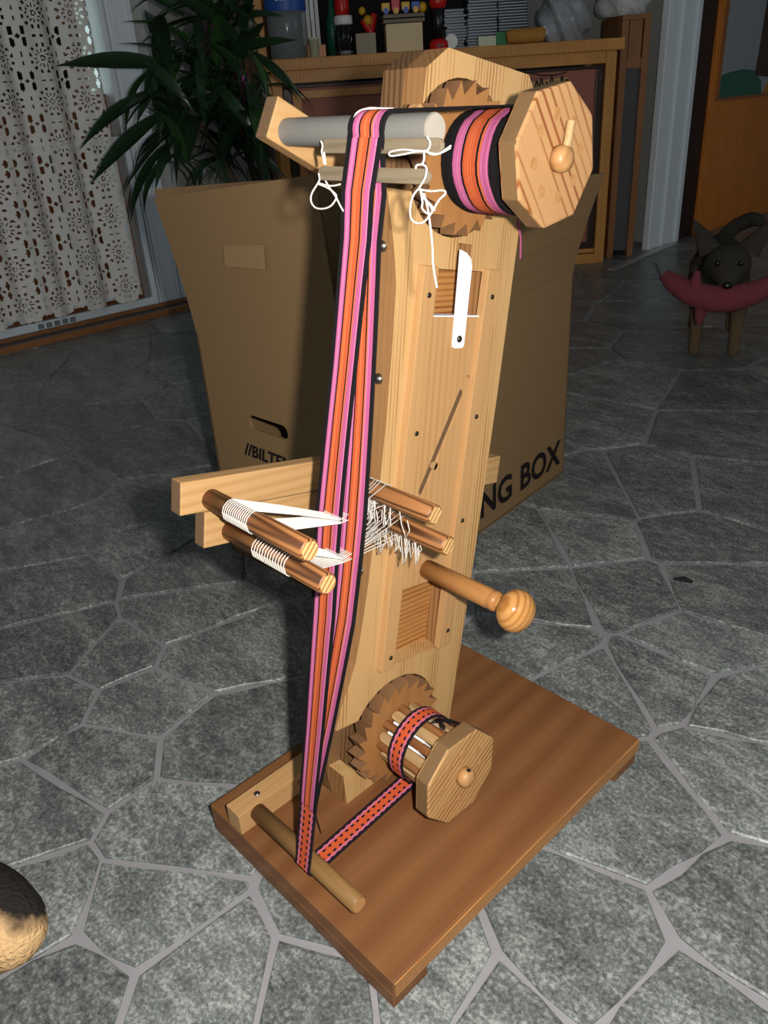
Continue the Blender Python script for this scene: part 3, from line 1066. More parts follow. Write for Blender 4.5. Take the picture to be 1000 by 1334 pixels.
sb = thing('sideboard', cab(CL_ / 2, CDEP / 2, 0), 'long pine sideboard with an open front behind the cardboard box', 'sideboard')
cabbox(MB(), -.01, CL_ + .01, -.02, CDEP, CT - .045, CT).build('top_board', 'cabinet_wood', sb, .004)
cabbox(MB(), .03, CL_ - .03, .0, .02, CT - .092, CT - .045).build('apron', 'cabinet_wood', sb)
for s_, d0_, d1_ in ((.020, -.005, .050), (.005, CDEP - .062, CDEP - .014), (CL_ - .06, -.005, .050)):
    cabbox(MB(), s_, s_ + .043, d0_, d1_, 0, CT - .045).build('post', 'cabinet_post', sb, .003)
cabbox(MB(), .02, CL_ - .02, .0, .05, .0, .045).build('plinth', 'cabinet_wood', sb)
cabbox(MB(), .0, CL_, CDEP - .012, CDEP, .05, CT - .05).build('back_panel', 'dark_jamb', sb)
cabbox(MB(), .0, .018, .05, CDEP - .012, .0, CT - .05).build('side_panel', 'cabinet_post', sb)
cabbox(MB(), CL_ - .018, CL_, .05, CDEP - .012, .0, CT - .05).build('side_panel', 'cabinet_post', sb)
cabbox(MB(), .018, CL_ - .018, .009, CDEP - .012, .05, .068).build('bottom_board', 'cabinet_wood', sb)
# shelf unit post standing on the top
hs0, _ = at_cab(346, 60, .2)
shu = thing('shelf_unit', cab(hs0, .2, CT), 'pine shelf unit with dark back standing on the sideboard', 'shelf')
cabbox(MB(), hs0, hs0 + .035, .20, .23, CT, CT + .9).build('shelf_post', 'cabinet_post', shu)
hs1, _ = at_cab(345, 60, .36)
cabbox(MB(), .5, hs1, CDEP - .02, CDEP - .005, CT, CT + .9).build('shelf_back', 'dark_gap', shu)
cabbox(MB(), hs0, hs0 + .035, .23, CDEP - .02, CT, CT + .9).build('side_board', 'cabinet_post', shu)
# brown hardboard panels with dark rims stored in it
for nm, xa, xb, lab in (('tray_board', 372, 640, 'reddish brown board with dark rim leaning in the sideboard behind the loom head'), ('folding_board', 660, 795, 'tall reddish brown board with dark rounded rim in right bay of sideboard')):
    sa, sb2 = max(at_cab(xb, 200, .075)[0], .0645), min(at_cab(xa, 200, .075)[0], CL_ - .0615)   # between the posts
    t_ = thing(nm, cab((sa + sb2) / 2, .022, .068), lab, 'board', 'brown boards in the sideboard')
    z1 = CT - .100
    cabbox(MB(), sa + .03, sb2 - .03, .018, .028, .09, z1 - .008).build('panel', 'brown_board', t_)
    m = MB()
    cabbox(m, sa, sb2, .010, .035, z1 - .012, z1)
    cabbox(m, sa, sb2, .010, .035, .068, .10)
    cabbox(m, sa, sa + .035, .010, .035, .099, z1 - .011)
    cabbox(m, sb2 - .035, sb2, .010, .035, .099, z1 - .011)
    m.build('rim', 'dark_rim', t_, .004)
    for s3 in (sa + .017, sb2 - .017):
        MB().ball(cab(s3, .009, z1 - .05), .006, 8, 6).build('rivet', 'steel', t_)
    if nm == 'tray_board':
        m = MB()
        cabbox(m, sb2 - .075, sb2 - .04, .001, .016, .10, z1 - .024)
        cabbox(m, sa + .04, sb2 - .075, .001, .016, z1 - .052, z1 - .024)
        m.build('wooden_batten', 'cabinet_wood', t_)


def cab_frame(px0, px1, py0, py1, d):
    """pixel box -> (s centre, width, height) on the plane d behind the sideboard front"""
    s1, zt = at_cab(px0, py0, d)
    s0, _ = at_cab(px1, py0, d)
    _, zb = at_cab((px0 + px1) / 2, py1, d)
    z = at_cab((px0 + px1) / 2, py0, d)[1]
    return (s0 + s1) / 2, s1 - s0, max(z - CT, .02)


def put_box(name, px, d, dep, mat, label, cat, group=None, z0=0, h=None, bevel=.002):
    s, w_, hh = cab_frame(px[0], px[2], px[1], px[3], d)
    o = cabbox(MB(), s - w_ / 2, s + w_ / 2, d, d + dep, CT + z0, CT + (h or hh)).build(name, mat, None, bevel)
    return recentre(tag(o, label, cat, group))


# clear tub with blue label
s, w_, hh = cab_frame(342, 396, -10, 76, .08)
t_ = thing('plastic_tub', cab(s, .10, CT), 'clear plastic tub with a blue label on the sideboard', 'tub')
MB().lathe(cab(s, .10, CT), (0, 0, 1), [(0, w_ * .44), (.004, w_ * .47), (hh * .5, w_ * .49), (hh, w_ * .5)], 24).build('tub_body', 'clear_plastic', t_)
MB().tube([cab(s, .10, CT + hh * .72), cab(s, .10, CT + hh)], w_ * .51, 24).build('label_wrap', 'label_blue', t_)
mlet = MB()
for k, dxl in enumerate((-.03, -.012, .006, .024)):
    cabbox(mlet, s + dxl, s + dxl + .011, .10 - w_ * .515 - .002, .10 - w_ * .50, CT + hh * .86, CT + hh * .94)
mlet.build('white_print', 'paper', t_)
# leaning papers
s, w_, hh = cab_frame(388, 412, -14, 36, .22)
t_ = thing('paper_stack', cab(s, .24, CT), 'white booklets standing on a small orange wooden tray on the sideboard', 'booklets')
for k in range(4):
    cabbox(MB(), s - w_ / 2 + k * w_ / 4, s - w_ / 2 + (k + .8) * w_ / 4, .21, .30, CT + .055, CT + .24).build('booklet', 'paper' if k % 2 else 'bag_white', t_)
tr_ = cabbox(MB(), s - .06, s + .03, .20, .32, CT, CT + .055).build('wooden_tray', 'veneer', None, .002)
recentre(tag(tr_, 'small orange wooden tray under the white booklets', 'tray'))
# yellowish cup
s, w_, hh = cab_frame(401, 415, 49, 74, .05)
t_ = thing('cup', cab(s, .06, CT), 'pale yellow cup with a white stick on the sideboard', 'cup')
MB().lathe(cab(s, .06, CT), (0, 0, 1), [(0, w_ * .4), (hh * .9, w_ * .5), (hh * .9, w_ * .56), (hh, w_ * .56)], 18).build('cup_body', 'cream', t_)
MB().tube([cab(s, .06, CT + hh * .8), cab(s - .003, .065, CT + hh + .065)], .003, 6).build('stick', 'paper', t_)
# glass jar, white lid
s, w_, hh = cab_frame(434, 459, 20, 70, .05)
t_ = thing('glass_jar', cab(s, .07, CT), 'glass jar with a white screw lid on the sideboard', 'jar')
MB().lathe(cab(s, .07, CT), (0, 0, 1), [(0, w_ * .48), (hh * .6, w_ * .5), (hh * .74, w_ * .4), (hh * .8, w_ * .4)], 22).build('jar_body', 'clear_glass', t_)
MB().lathe(cab(s, .07, CT), (0, 0, 1), [(hh * .78, w_ * .46), (hh * .8, w_ * .48), (hh * .98, w_ * .48), (hh, w_ * .44)], 22).build('lid', 'toy_white', t_)
MB().lathe(cab(s, .07, CT), (0, 0, 1), [(.004, w_ * .43), (hh * .12, w_ * .45), (hh * .14, .002)], 18).build('contents', 'cd_edge', t_)
# red spool behind it and a green bottle
s, w_, hh = cab_frame(433, 453, -16, 66, .22)
t_ = thing('red_candle', cab(s, .22, CT), 'red candle in a dark holder behind the glass jar', 'candle')
MB().lathe(cab(s, .22, CT), (0, 0, 1), [(0, w_ * .5), (.01, w_ * .5), (.012, w_ * .2), (hh * .5, w_ * .25), (hh * .52, w_ * .4)], 16).build('holder', 'toy_black', t_)
MB().lathe(cab(s, .22, CT), (0, 0, 1), [(hh * .5, w_ * .36), (hh * .7, w_ * .5), (hh * .9, w_ * .46), (hh, w_ * .3)], 16).build('candle_body', 'toy_red', t_)
s, w_, hh = cab_frame(412, 426, -10, 60, .30)
gb = MB().lathe(cab(s - .035, .36, CT), (0, 0, 1), [(0, .028), (.15, .03), (.18, .014), (.25, .013)], 18).build('green_bottle', 'toy_green')
recentre(tag(gb, 'dark green bottle between the booklets and the red candle', 'bottle'))
put_box('card_box', (463, 43, 489, 67), .04, .07, 'beige_card', 'low beige carton beside the glass jar', 'box')
# wooden box with toy vehicle on it
s, w_, hh = cab_frame(502, 550, 30, 64, .03)
t_ = thing('wooden_box', cab(s, .08, CT), 'pale wooden box with a plank lid on the sideboard', 'box')
cabbox(MB(), s - w_ / 2, s + w_ / 2, .03, .15, CT, CT + hh).build('box_body', 'toy_box_wood', t_, .002)
for k in range(2):
    cabbox(MB(), s - w_ * .56, s + w_ * .56, .02 + k * .005, .16, CT + hh + .002 + k * .018, CT + hh + .016 + k * .018).build('lid_plank', 'shed_stick', t_, .002)
zt = CT + hh + .036
t_ = thing('toy_train', cab(s, .08, zt), 'small wooden toy train in red, yellow and blue on the box lid', 'toy')
for k, mt in enumerate(('toy_yellow', 'toy_red', 'toy_yellow', 'toy_blue')):
    cabbox(MB(), s + .055 - k * .042, s + .09 - k * .042, .05, .085, zt + .012, zt + .042 + (.012 if k == 1 else 0)).build('wagon', mt, t_, .003)
    MB().tube([cab(s + .072 - k * .042, .046, zt + .012), cab(s + .072 - k * .042, .09, zt + .012)], .012, 12).build('wheel', ('toy_blue', 'toy_yellow')[k % 2], t_)
MB().ball(cab(s - .085, .07, zt + .02), .02, 12, 8).build('ball', 'toy_yellow', t_)
# red and yellow toy clown
s, w_, hh = cab_frame(470, 492, 8, 62, .12)
t_ = thing('toy_figure', cab(s, .14, CT), 'red and yellow jointed toy figure behind the beige carton', 'toy')
MB().tube([cab(s, .14, CT), cab(s, .14, CT + hh * .5)], [.012, .018], 12).build('body', 'toy_red', t_)
MB().tube([cab(s, .14, CT + hh * .5), cab(s + .03, .14, CT + hh * .75)], [.02, .016], 12).build('arm', 'toy_red', t_)
MB().tube([cab(s, .14, CT + hh * .5), cab(s - .02, .14, CT + hh * .85)], [.02, .014], 12).build('arm', 'toy_red', t_)
MB().ball(cab(s + .01, .13, CT + hh * .72), .02, 12, 8).build('head', 'toy_yellow', t_)
MB().ball(cab(s + .032, .14, CT + hh * .92), .016, 12, 8).build('hand', 'toy_yellow', t_)
# red and black doll
s, w_, hh = cab_frame(557, 585, -8, 62, .02)
t_ = thing('toy_doll', cab(s, .05, CT), 'black toy doll with a red cap and red base on the sideboard', 'toy')
MB().lathe(cab(s, .05, CT), (0, 0, 1), [(0, w_ * .42), (.006, w_ * .46), (.03, w_ * .44), (.04, w_ * .3)], 20).build('base', 'toy_red', t_)
MB().lathe(cab(s, .05, CT), (0, 0, 1), [(.036, w_ * .26), (hh * .5, w_ * .28), (hh * .75, w_ * .32), (hh * .8, w_ * .2)], 20).build('body', 'toy_black', t_)
MB().ball(cab(s, .05, CT + hh * .88), w_ * .42, 16, 10).build('cap', 'toy_red', t_)
cabbox(MB(), s - .012, s + .014, .05 - w_ * .47, .05 - w_ * .40, CT + .010, CT + .018).build('mouth', 'toy_black', t_)
s, w_, hh = cab_frame(582, 593, 45, 58, .06)
dsc = MB().tube([cab(s, .06, CT + .028), cab(s, .068, CT + .028)], .028, 20).build('white_disc', 'toy_white')
recentre(tag(dsc, 'round white disc standing beside the toy doll', 'disc'))
# CD cases
grp = 'disc cases stacked on the sideboard'
rs = random.Random(11)
stacks = [((609, 648), .05, 18, 'slim plastic disc case in the middle one of three stacks'), ((648, 687), .05, 18, 'slim plastic disc case in the stack next to the straw brush'), ((578, 608), .10, 14, 'slim plastic disc case in the untidy stack beside the toy doll')]
for (xa, xb), d, n, lab in stacks:
    s1, s0 = at_cab(xa, 40, d)[0], at_cab(xb, 40, d)[0]
    proto = None
    for k in range(n):
        j = rs.uniform(-.003, .003) * (4 if d > .06 else 1)
        z = CT + k * .0108
        if proto is None:
            root = thing('disc_case', cab((s0 + s1) / 2, d + .06, z), lab, 'disc case', grp)
            cabbox(MB(), s0 + .001, s1 - .001, d, d + .125, z, z + .0100).build('case', 'cd_case', root)
            cabbox(MB(), s0 + .004, s1 - .004, d - .0006, d + .002, z + .0028, z + .0072).build('paper_spine', 'cd_edge', root)
            proto = root
        else:
            root = proto.copy()
            COL.objects.link(root)
            p_ = cab((s0 + s1) / 2 + j, d + .06 + j, z)
            root.location = tuple(p_)
            for ch in proto.children:
                c = ch.copy()
                COL.objects.link(c)
                c.parent = root
gcase = put_box('green_case', (646, 41, 662, 50), .035, .012, 'cd_green', 'green case lying before the disc stacks', 'case')
put_box('tan_matchbox', (623, 47, 646, 54), .02, .02, 'cream', 'small tan box lying before the disc stacks', 'box')
s, w_, hh = cab_frame(660, 709, 40, 54, .01)
br = MB().tube([cab(s + w_ / 2, .015, CT + .028), cab(s + w_ / 2 - .01, .015, CT + .03), cab(s - w_ / 2 + .01, .015, CT + .03), cab(s - w_ / 2, .015, CT + .028)], [.02, .028, .03, .024], 16).build('straw_brush', 'straw')
recentre(tag(br, 'straw coloured roll lying at the front of the sideboard', 'brush'))


def crumple(name, c, rx, ry, rz, mat, label, seed, amp=.22):
    rg = np.random.RandomState(seed)
    ph = rg.uniform(0, 6.28, (6, 3))
    fr_ = rg.uniform(2, 9, (6, 3))
    m = MB().ball((0, 0, 0), 1, 40, 24)
    vs2 = []
    for p in m.v:
        p = np.array(p)
        k = 1 + amp * sum(np.sin(fr_[i] @ p + ph[i, 0]) for i in range(6)) / 4 + rg.uniform(-.02, .02)
        q = p * k
        z = max(q[2], -.62)
        vs2.append(np.array(c) + np.array((q[0] * rx, q[1] * ry, (z + .62) * rz)))
    m.v = [tuple(q) for q in vs2]
    o = m.build(name, mat)
    for pol in o.data.polygons:
        pol.use_smooth = False
    return recentre(tag(o, label, 'bag'))


s, w_, hh = cab_frame(705, 785, -20, 48, .06)
crumple('plastic_bag', cab(s, .17, CT), .10, .13, .145, 'bag_grey', 'crumpled grey translucent plastic bag on the sideboard end', 4)

# ---- slim louvred cupboard right of the sideboard
lu = thing('louvre_cupboard', (XR - .20, YB - .22, 0), 'slim brown cupboard with slatted top panel beside the white casing', 'cupboard')
la = floor_at(803, 338)
n_l = np.array((-math.sin(R(50)), math.cos(R(50)), 0))
LQ = cab(-.02, .10, 0)


def lou(px, py):
    q = on_plane(px, py, cn, cn @ LQ)
    return (q - LQ) @ ca, q[2]


l0, _ = lou(806, 100)
l1, ltop = lou(849, 24)


def loubox(m, a, b, d0, d1, z0, z1):
    return m.box(LQ + ca * (a + b) / 2 + cn * (d0 + d1) / 2 + np.array((0, 0, (z0 + z1) / 2)), ca * (b - a) / 2, cn * (d1 - d0) / 2, (0, 0, (z1 - z0) / 2))


lu.location = tuple(LQ + ca * (l0 + l1) / 2 + cn * .15)
zm = lou(828, 82)[1]
for a, b in ((l0, l0 + .03), (l1 - .03, l1)):
    loubox(MB(), a, b, 0, .03, 0, ltop).build('post', 'louvre_wood', lu, .002)
loubox(MB(), l0, l1, 0, .30, ltop, ltop + .02).build('top_board', 'louvre_wood', lu, .002)
loubox(MB(), l0 + .03, l1 - .03, .005, .025, zm - .02, zm + .02).build('rail', 'louvre_wood', lu)
for k in range(7):
    a = l0 + .04 + k * (l1 - l0 - .08) / 6
    loubox(MB(), a - .004, a + .004, .008, .02, zm + .02, ltop).build('slat', 'louvre_wood', lu)
loubox(MB(), l0 + .03, l1 - .03, .012, .02, .03, zm - .02).build('cloth_panel', 'grey_cloth', lu)
loubox(MB(), l0, l1, .28, .30, 0, ltop).build('back_panel', 'dark_jamb', lu)
loubox(MB(), l0, l0 + .012, .03, .28, 0, ltop).build('side_panel', 'louvre_wood', lu)
loubox(MB(), l1 - .012, l1, .03, .28, 0, ltop).build('side_panel', 'louvre_wood', lu)
crumple('paper_bag', LQ + ca * ((l0 + l1) / 2 - .03) + cn * .13 + np.array((0, 0, ltop + .02)), .12, .10, .10, 'bag_white', 'white crumpled bag on the slim louvred cupboard', 9, .12)

# ================================================================== PLANT
PB = W(-3.30, 2.42)
plant = thing('potted_dracaena', PB, 'tall dark green dracaena with long drooping leaves behind the cardboard box', 'plant')
MB().lathe(PB, (0, 0, 1), [(0, .11), (.22, .145), (.24, .15), (.24, .135), (.20, .13)], 24).build('pot', 'terracotta', plant)
MB().lathe(PB + np.array((0, 0, .18)), (0, 0, 1), [(0, .125), (.02, .128)], 20).build('soil', 'mud', plant)


def leaf_mesh(name, curve, wid, mat):
    m, n = MB(), 9
    vs2, fs2 = [], []
    for i in range(n + 1):
        t = i / n
        x = t
        z = curve * (4 * t * (1 - t))
        w2 = wid * (math.sin(math.pi * min(1, t * 1.0 + .06)) ** .7) * (1 - .25 * t)
        if i == n:
            w2 = .002
        vs2 += [(x, -w2, z + w2 * .35), (x, 0, z - w2 * .05), (x, w2, z + w2 * .35)]
    for i in range(n):
        a = i * 3
        fs2 += [(a, a + 3, a + 4, a + 1), (a + 1, a + 4, a + 5, a + 2)]
    me = bpy.data.meshes.new(name)
    me.from_pydata(vs2, [], fs2)
    me.polygons.foreach_set('use_smooth', [True] * len(fs2))
    me.materials.append(MATS[mat])
    return me


leafs = [leaf_mesh('leaf', c, w_, mt) for c, w_, mt in ((.10, .085, 'leaf'), (.18, .09, 'leaf'), (.05, .10, 'leaf'), (.14, .08, 'leaf_bright'))]


def add_leaf(a, b, k, roll=0.0):
    a, b = np.array(a), np.array(b)
    d = b - a
    L = np.linalg.norm(d)
    x = d / L
    y = np.cross((0, 0, 1), x)
    if np.linalg.norm(y) < .05:
        y = np.array((1., 0, 0))
    y /= np.linalg.norm(y)
    z = np.cross(x, y)
    o = bpy.data.objects.new('leaf', leafs[k])
    mm = Matrix.Identity(4)
    for i in range(3):
        mm[i][0], mm[i][1], mm[i][2], mm[i][3] = x[i] * L, y[i] * L, z[i] * L, a[i] - PB[i]
    o.matrix_local = mm @ Matrix.Rotation(roll, 4, 'X')
    o.parent = plant
    COL.objects.link(o)


pn = np.array((-0.656, 0.595, 0)) / math.hypot(.656, .595)


def plant_px(px, py, d=0.0):
    return on_plane(px, py, pn, pn @ PB + d)


stems = []
for k, (bx, by, tx, ty, d) in enumerate(((-.03, .02, 268, 20, .05), (.04, .0, 225, 110, -.06), (.0, -.04, 320, 75, -.02), (.02, .03, 300, -60, .08))):
    tp = plant_px(tx, ty, d)
    b0 = PB + np.array((bx, by, .19))
    mid = (b0 + tp) / 2 + np.array((.02, -.01, .03))
    MB().tube([b0, mid, tp], [.016, .013, .011], 8).build('stem', 'stem_brown', plant)
    stems.append(tp)
directed = [((215, 85), (73, 86), -.06, 2), ((190, 80), (255, 150), -.10, 1), ((210, 150), (118, 240), -.1, 2), ((200, 120), (104, 195), -.08, 0),
            ((300, 70), (388, 52), .0, 2), ((300, 40), (372, 22), .02, 1), ((215, 190), (170, 290), -.1, 0), ((230, 200), (188, 280), -.12, 1),
            ((290, 180), (375, 235), -.1, 1), ((240, 20), (160, -20), .0, 0), ((280, 110), (340, 190), -.12, 1), ((250, 130), (230, 245), -.14, 2),
            ((290, 150), (300, 250), -.14, 2), ((230, 60), (190, 140), -.12, 1), ((330, 70), (395, 130), -.02, 0)]
for (ax_, ay_), (bx_, by_), d, k in directed:
    add_leaf(plant_px(ax_, ay_, d + .06), plant_px(bx_, by_, d), k, .9)
rs = random.Random(21)
for si, tp in enumerate(stems):
    for k in range(44):
        a = rs.uniform(0, 6.28)
        L = rs.uniform(.20, .36)
        el = rs.uniform(-1.0, .75)
        base_ = tp + np.array((0, 0, rs.uniform(-.24, .06)))
        tip = base_ + L * np.array((math.cos(a) * math.cos(el), math.sin(a) * math.cos(el), math.sin(el)))
        q = px_of(tip)
        if q[0] < 150 or q[0] > 352 or q[1] > 250 and q[0] > 205:
            continue
        add_leaf(base_, tip, rs.choice((0, 0, 1, 2, 3)), rs.uniform(-.4, .4))
for k in range(60):
    px_, py_ = rs.uniform(205, 345), rs.uniform(60, 215)
    a = rs.uniform(-2.6, -.4)
    q = plant_px(px_, py_, rs.uniform(-.05, .12))
    tip = plant_px(px_ + 75 * math.cos(a), min(py_ - 75 * math.sin(a), 250), rs.uniform(-.12, .05))
    add_leaf(q, tip, rs.choice((0, 1, 2, 3)), rs.uniform(-.5, .5))
tg = 'purple foil tinsel in the plant'
for (a, b), lab in (((268, 48), 'shiny purple foil tinsel tuft high among the plant leaves'), ((316, 108), 'shiny purple foil tinsel tuft hanging beside the sideboard')):
    c = plant_px(a, b, -.16)
    m = MB()
    for _ in range(60):
        t = np.array((rs.gauss(0, 1), rs.gauss(0, 1), rs.gauss(0, 1)))
        t /= np.linalg.norm(t)
        n2 = np.cross(t, (rs.gauss(0, 1), .3, 1))
        n2 /= np.linalg.norm(n2)
        p_ = c + np.array((rs.gauss(0, .008), rs.gauss(0, .008), rs.gauss(0, .022)))
        m.add([p_, p_ + t * .022 + n2 * .0015, p_ + t * .022 - n2 * .0015], [(0, 1, 2)])
    recentre(tag(m.build('tinsel_tuft', 'tinsel'), lab, 'tinsel', tg))

# ================================================================== CARDBOARD BOX
bA, bK, bD = W(-1.647, .943), W(-1.151, .963), W(-1.252, 1.879)
bE = bA + bD - bK
BH = .59 * S
box = thing('moving_box', (bA + bK + bD + bE) / 4, 'large open brown cardboard moving box standing behind the loom', 'box')
TH = .005
Z1 = np.array((0, 0, 1.0))


def panel(name, p, q, ztop, inward, mat='cardboard'):
    n = np.array(inward) / np.linalg.norm(inward) * TH
    return MB().prism([p, q, q + Z1 * ztop, p + Z1 * ztop], n).build(name, mat, box)


nAK, nKD = (bE - bA), (bA - bK)
fw = panel('front_wall', bA, bK, BH, nAK)
panel('side_wall', bK, bD, BH, nKD)
panel('back_wall', bD, bE, BH, -nAK)
panel('side_wall', bE, bA, BH, -nKD)
MB().prism([bA + Z1 * .002, bK + Z1 * .002, bD + Z1 * .002, bE + Z1 * .002], (0, 0, .004)).build('bottom', 'cardboard', box)


eu = (bK - bA) / np.linalg.norm(bK - bA)
nn = np.array((-eu[1], eu[0], 0))


def on_front(px, py, lift=.0):
    return on_plane(px, py, nn, nn @ bA - lift)


# hand hole in the front wall
ha, hb, hc, hd_ = on_front(325, 543), on_front(371, 562), on_front(374, 569), on_front(330, 556)
eu = (bK - bA) / np.linalg.norm(bK - bA)
hc0 = (on_front(326, 548) + on_front(373, 566)) / 2
hw, hh = .052, .013
ring = []
for k in range(24):
    a = 2 * math.pi * k / 24
    ring.append(hc0 + eu * (math.copysign(hw - hh, math.cos(a)) + hh * math.cos(a)) + Z1 * hh * math.sin(a))
cut = MB().prism([p + np.array(parent_world(box)) * 0 - nn * .02 for p in ring], nn * .05).build('cutter', 'cardboard', box)
boolean_cut(fw, cut)


def flap(name, p, q, h1, h2, outp, outq, mat='cardboard'):
    """flap hinged on p-q, its free corners pushed out by the given vectors"""
    a, b = p + Z1 * BH, q + Z1 * BH
    m = MB()
    rows = 6
    vs2, fs2 = [], []
    for i in range(rows + 1):
        t = i / rows
        e = t ** 1.3
        vs2 += [a + Z1 * h1 * t + outp * e, (a + b) / 2 + Z1 * (h1 + h2) / 2 * t + (outp + outq) / 2 * e * 1.02, b + Z1 * h2 * t + outq * e]
    for i in range(rows):
        k = i * 3
        fs2 += [(k, k + 1, k + 4, k + 3), (k + 1, k + 2, k + 5, k + 4)]
    m.add(vs2, fs2, False)
    o = m.build(name, mat, box)
    md = o.modifiers.new('thickness', 'SOLIDIFY')
    md.thickness = .0045
    return o


ftl = on_front(208, 257) - (bA + Z1 * BH)
ftl_h = ftl[2]
flap('front_flap', bA, bK, ftl_h, .345 * S, ftl - Z1 * ftl_h + np.array((.0, -.012, 0)), np.array((-.012, -.012, 0)))
flap('side_flap', bK, bD, .27 * S, .25 * S, np.array((.01, .015, 0)), np.array((.04, .03, 0)))
flap('back_flap', bD + (bE - bD) * .12, bE, .47 * S, .45 * S, np.array((.0, .02, 0)), np.array((-.05, .04, 0)))
flap('left_flap', bE, bA, .25 * S, .30 * S, np.array((-.10, .0, 0)), np.array((-.075, .01, 0)), 'cardboard_inner')
# lighter patch where the upper hand hole is pasted over
pc = [on_front(291, 319, .012), on_front(343, 319, .012), on_front(345, 351, .012), on_front(293, 347, .012)]
MB().prism(pc, -nn * .001).build('pasted_patch', 'cardboard_light', box)
# printing
ek = (bD - bK) / np.linalg.norm(bD - bK)
nk = np.array((-ek[1], ek[0], 0))


def on_side(px, py, lift=.0):
    return on_plane(px, py, nk, nk @ bK - lift)


# MOVING BOX: placed from the letters of BOX that show
org = np.array(parent_world(box))
sB, sX = (on_side(677, 637) - bK) @ ek, (on_side(729, 600) - bK) @ ek
sG = (on_side(666, 640) - bK) @ ek
zB = on_side(680, 638)[2]
cap = on_side(689, 601)[2] - on_side(689, 634)[2]


def side_text(body, s_a, s_b, unit=None):
    tm = text_mesh(body, (1, 1), (0, 0, 0), (1, 0, 0), (0, 1, 0), 'lettering', 'print_black', box, .03)
    co = np.array([v.co[:] for v in tm.data.vertices]) + org
    x0, x1, y0, y1 = co[:, 0].min(), co[:, 0].max(), co[:, 1].min(), co[:, 1].max()
    u_ = (s_b - s_a) / (x1 - x0) if unit is None else unit
    for v, c in zip(tm.data.vertices, co):
        p = bK + ek * (s_b - (x1 - c[0]) * u_) + Z1 * (zB + (c[1] - y0) / (y1 - y0) * cap) - nk * .0012
        v.co = Vector(p - org)
    return u_


unit_ = side_text('BOX', sB, sX)
side_text('MOVING', 0, sG, unit_)
# BILTEMA line on the front wall
q0, q1 = on_front(319, 592), on_front(383, 615)
tm = text_mesh('//BILTEMA', (1, 1), (0, 0, 0), (1, 0, 0), (0, 1, 0), 'lettering', 'print_black', box, .035, .25)
co = np.array([v.co[:] for v in tm.data.vertices]) + org
bx0, bx1, by0, by1 = co[:, 0].min(), co[:, 0].max(), co[:, 1].min(), co[:, 1].max()
s0_ = (q0 - bA) @ eu
s1_ = (q1 - bA) @ eu
zb_ = on_front(326, 594)[2]
ch_ = on_front(326, 578)[2] - zb_
for v, c in zip(tm.data.vertices, co):
    fx = (c[0] - bx0) / (bx1 - bx0)
    fy = (c[1] - by0) / (by1 - by0)
    p = bA + eu * (s0_ + fx * (s1_ - s0_) * 1.15) + Z1 * (zb_ + fy * ch_) - nn * .0012
    v.co = Vector(p - org)
# handwriting on the back flap
nb_ = nn
bp0 = bD + nn * (.016)
sc_pts = []
for k in range(60):
    t = k / 59
    sc_pts.append((694 + 46 * t, 112 + 7 * math.sin(t * 44) + 4 * math.sin(t * 19 + 1) - 4 * t))
dpl = nn @ (bD + np.array((0, .004, 0)))
MB().tube([on_plane(a, b, nn, dpl) for a, b in sc_pts], .0013, 5).build('handwriting', 'print_black', box)
MB().tube([on_plane(a, b, nn, dpl) for a, b in ((690, 95), (705, 98), (722, 98), (738, 94))], .0012, 5).build('handwriting', 'print_black', box)

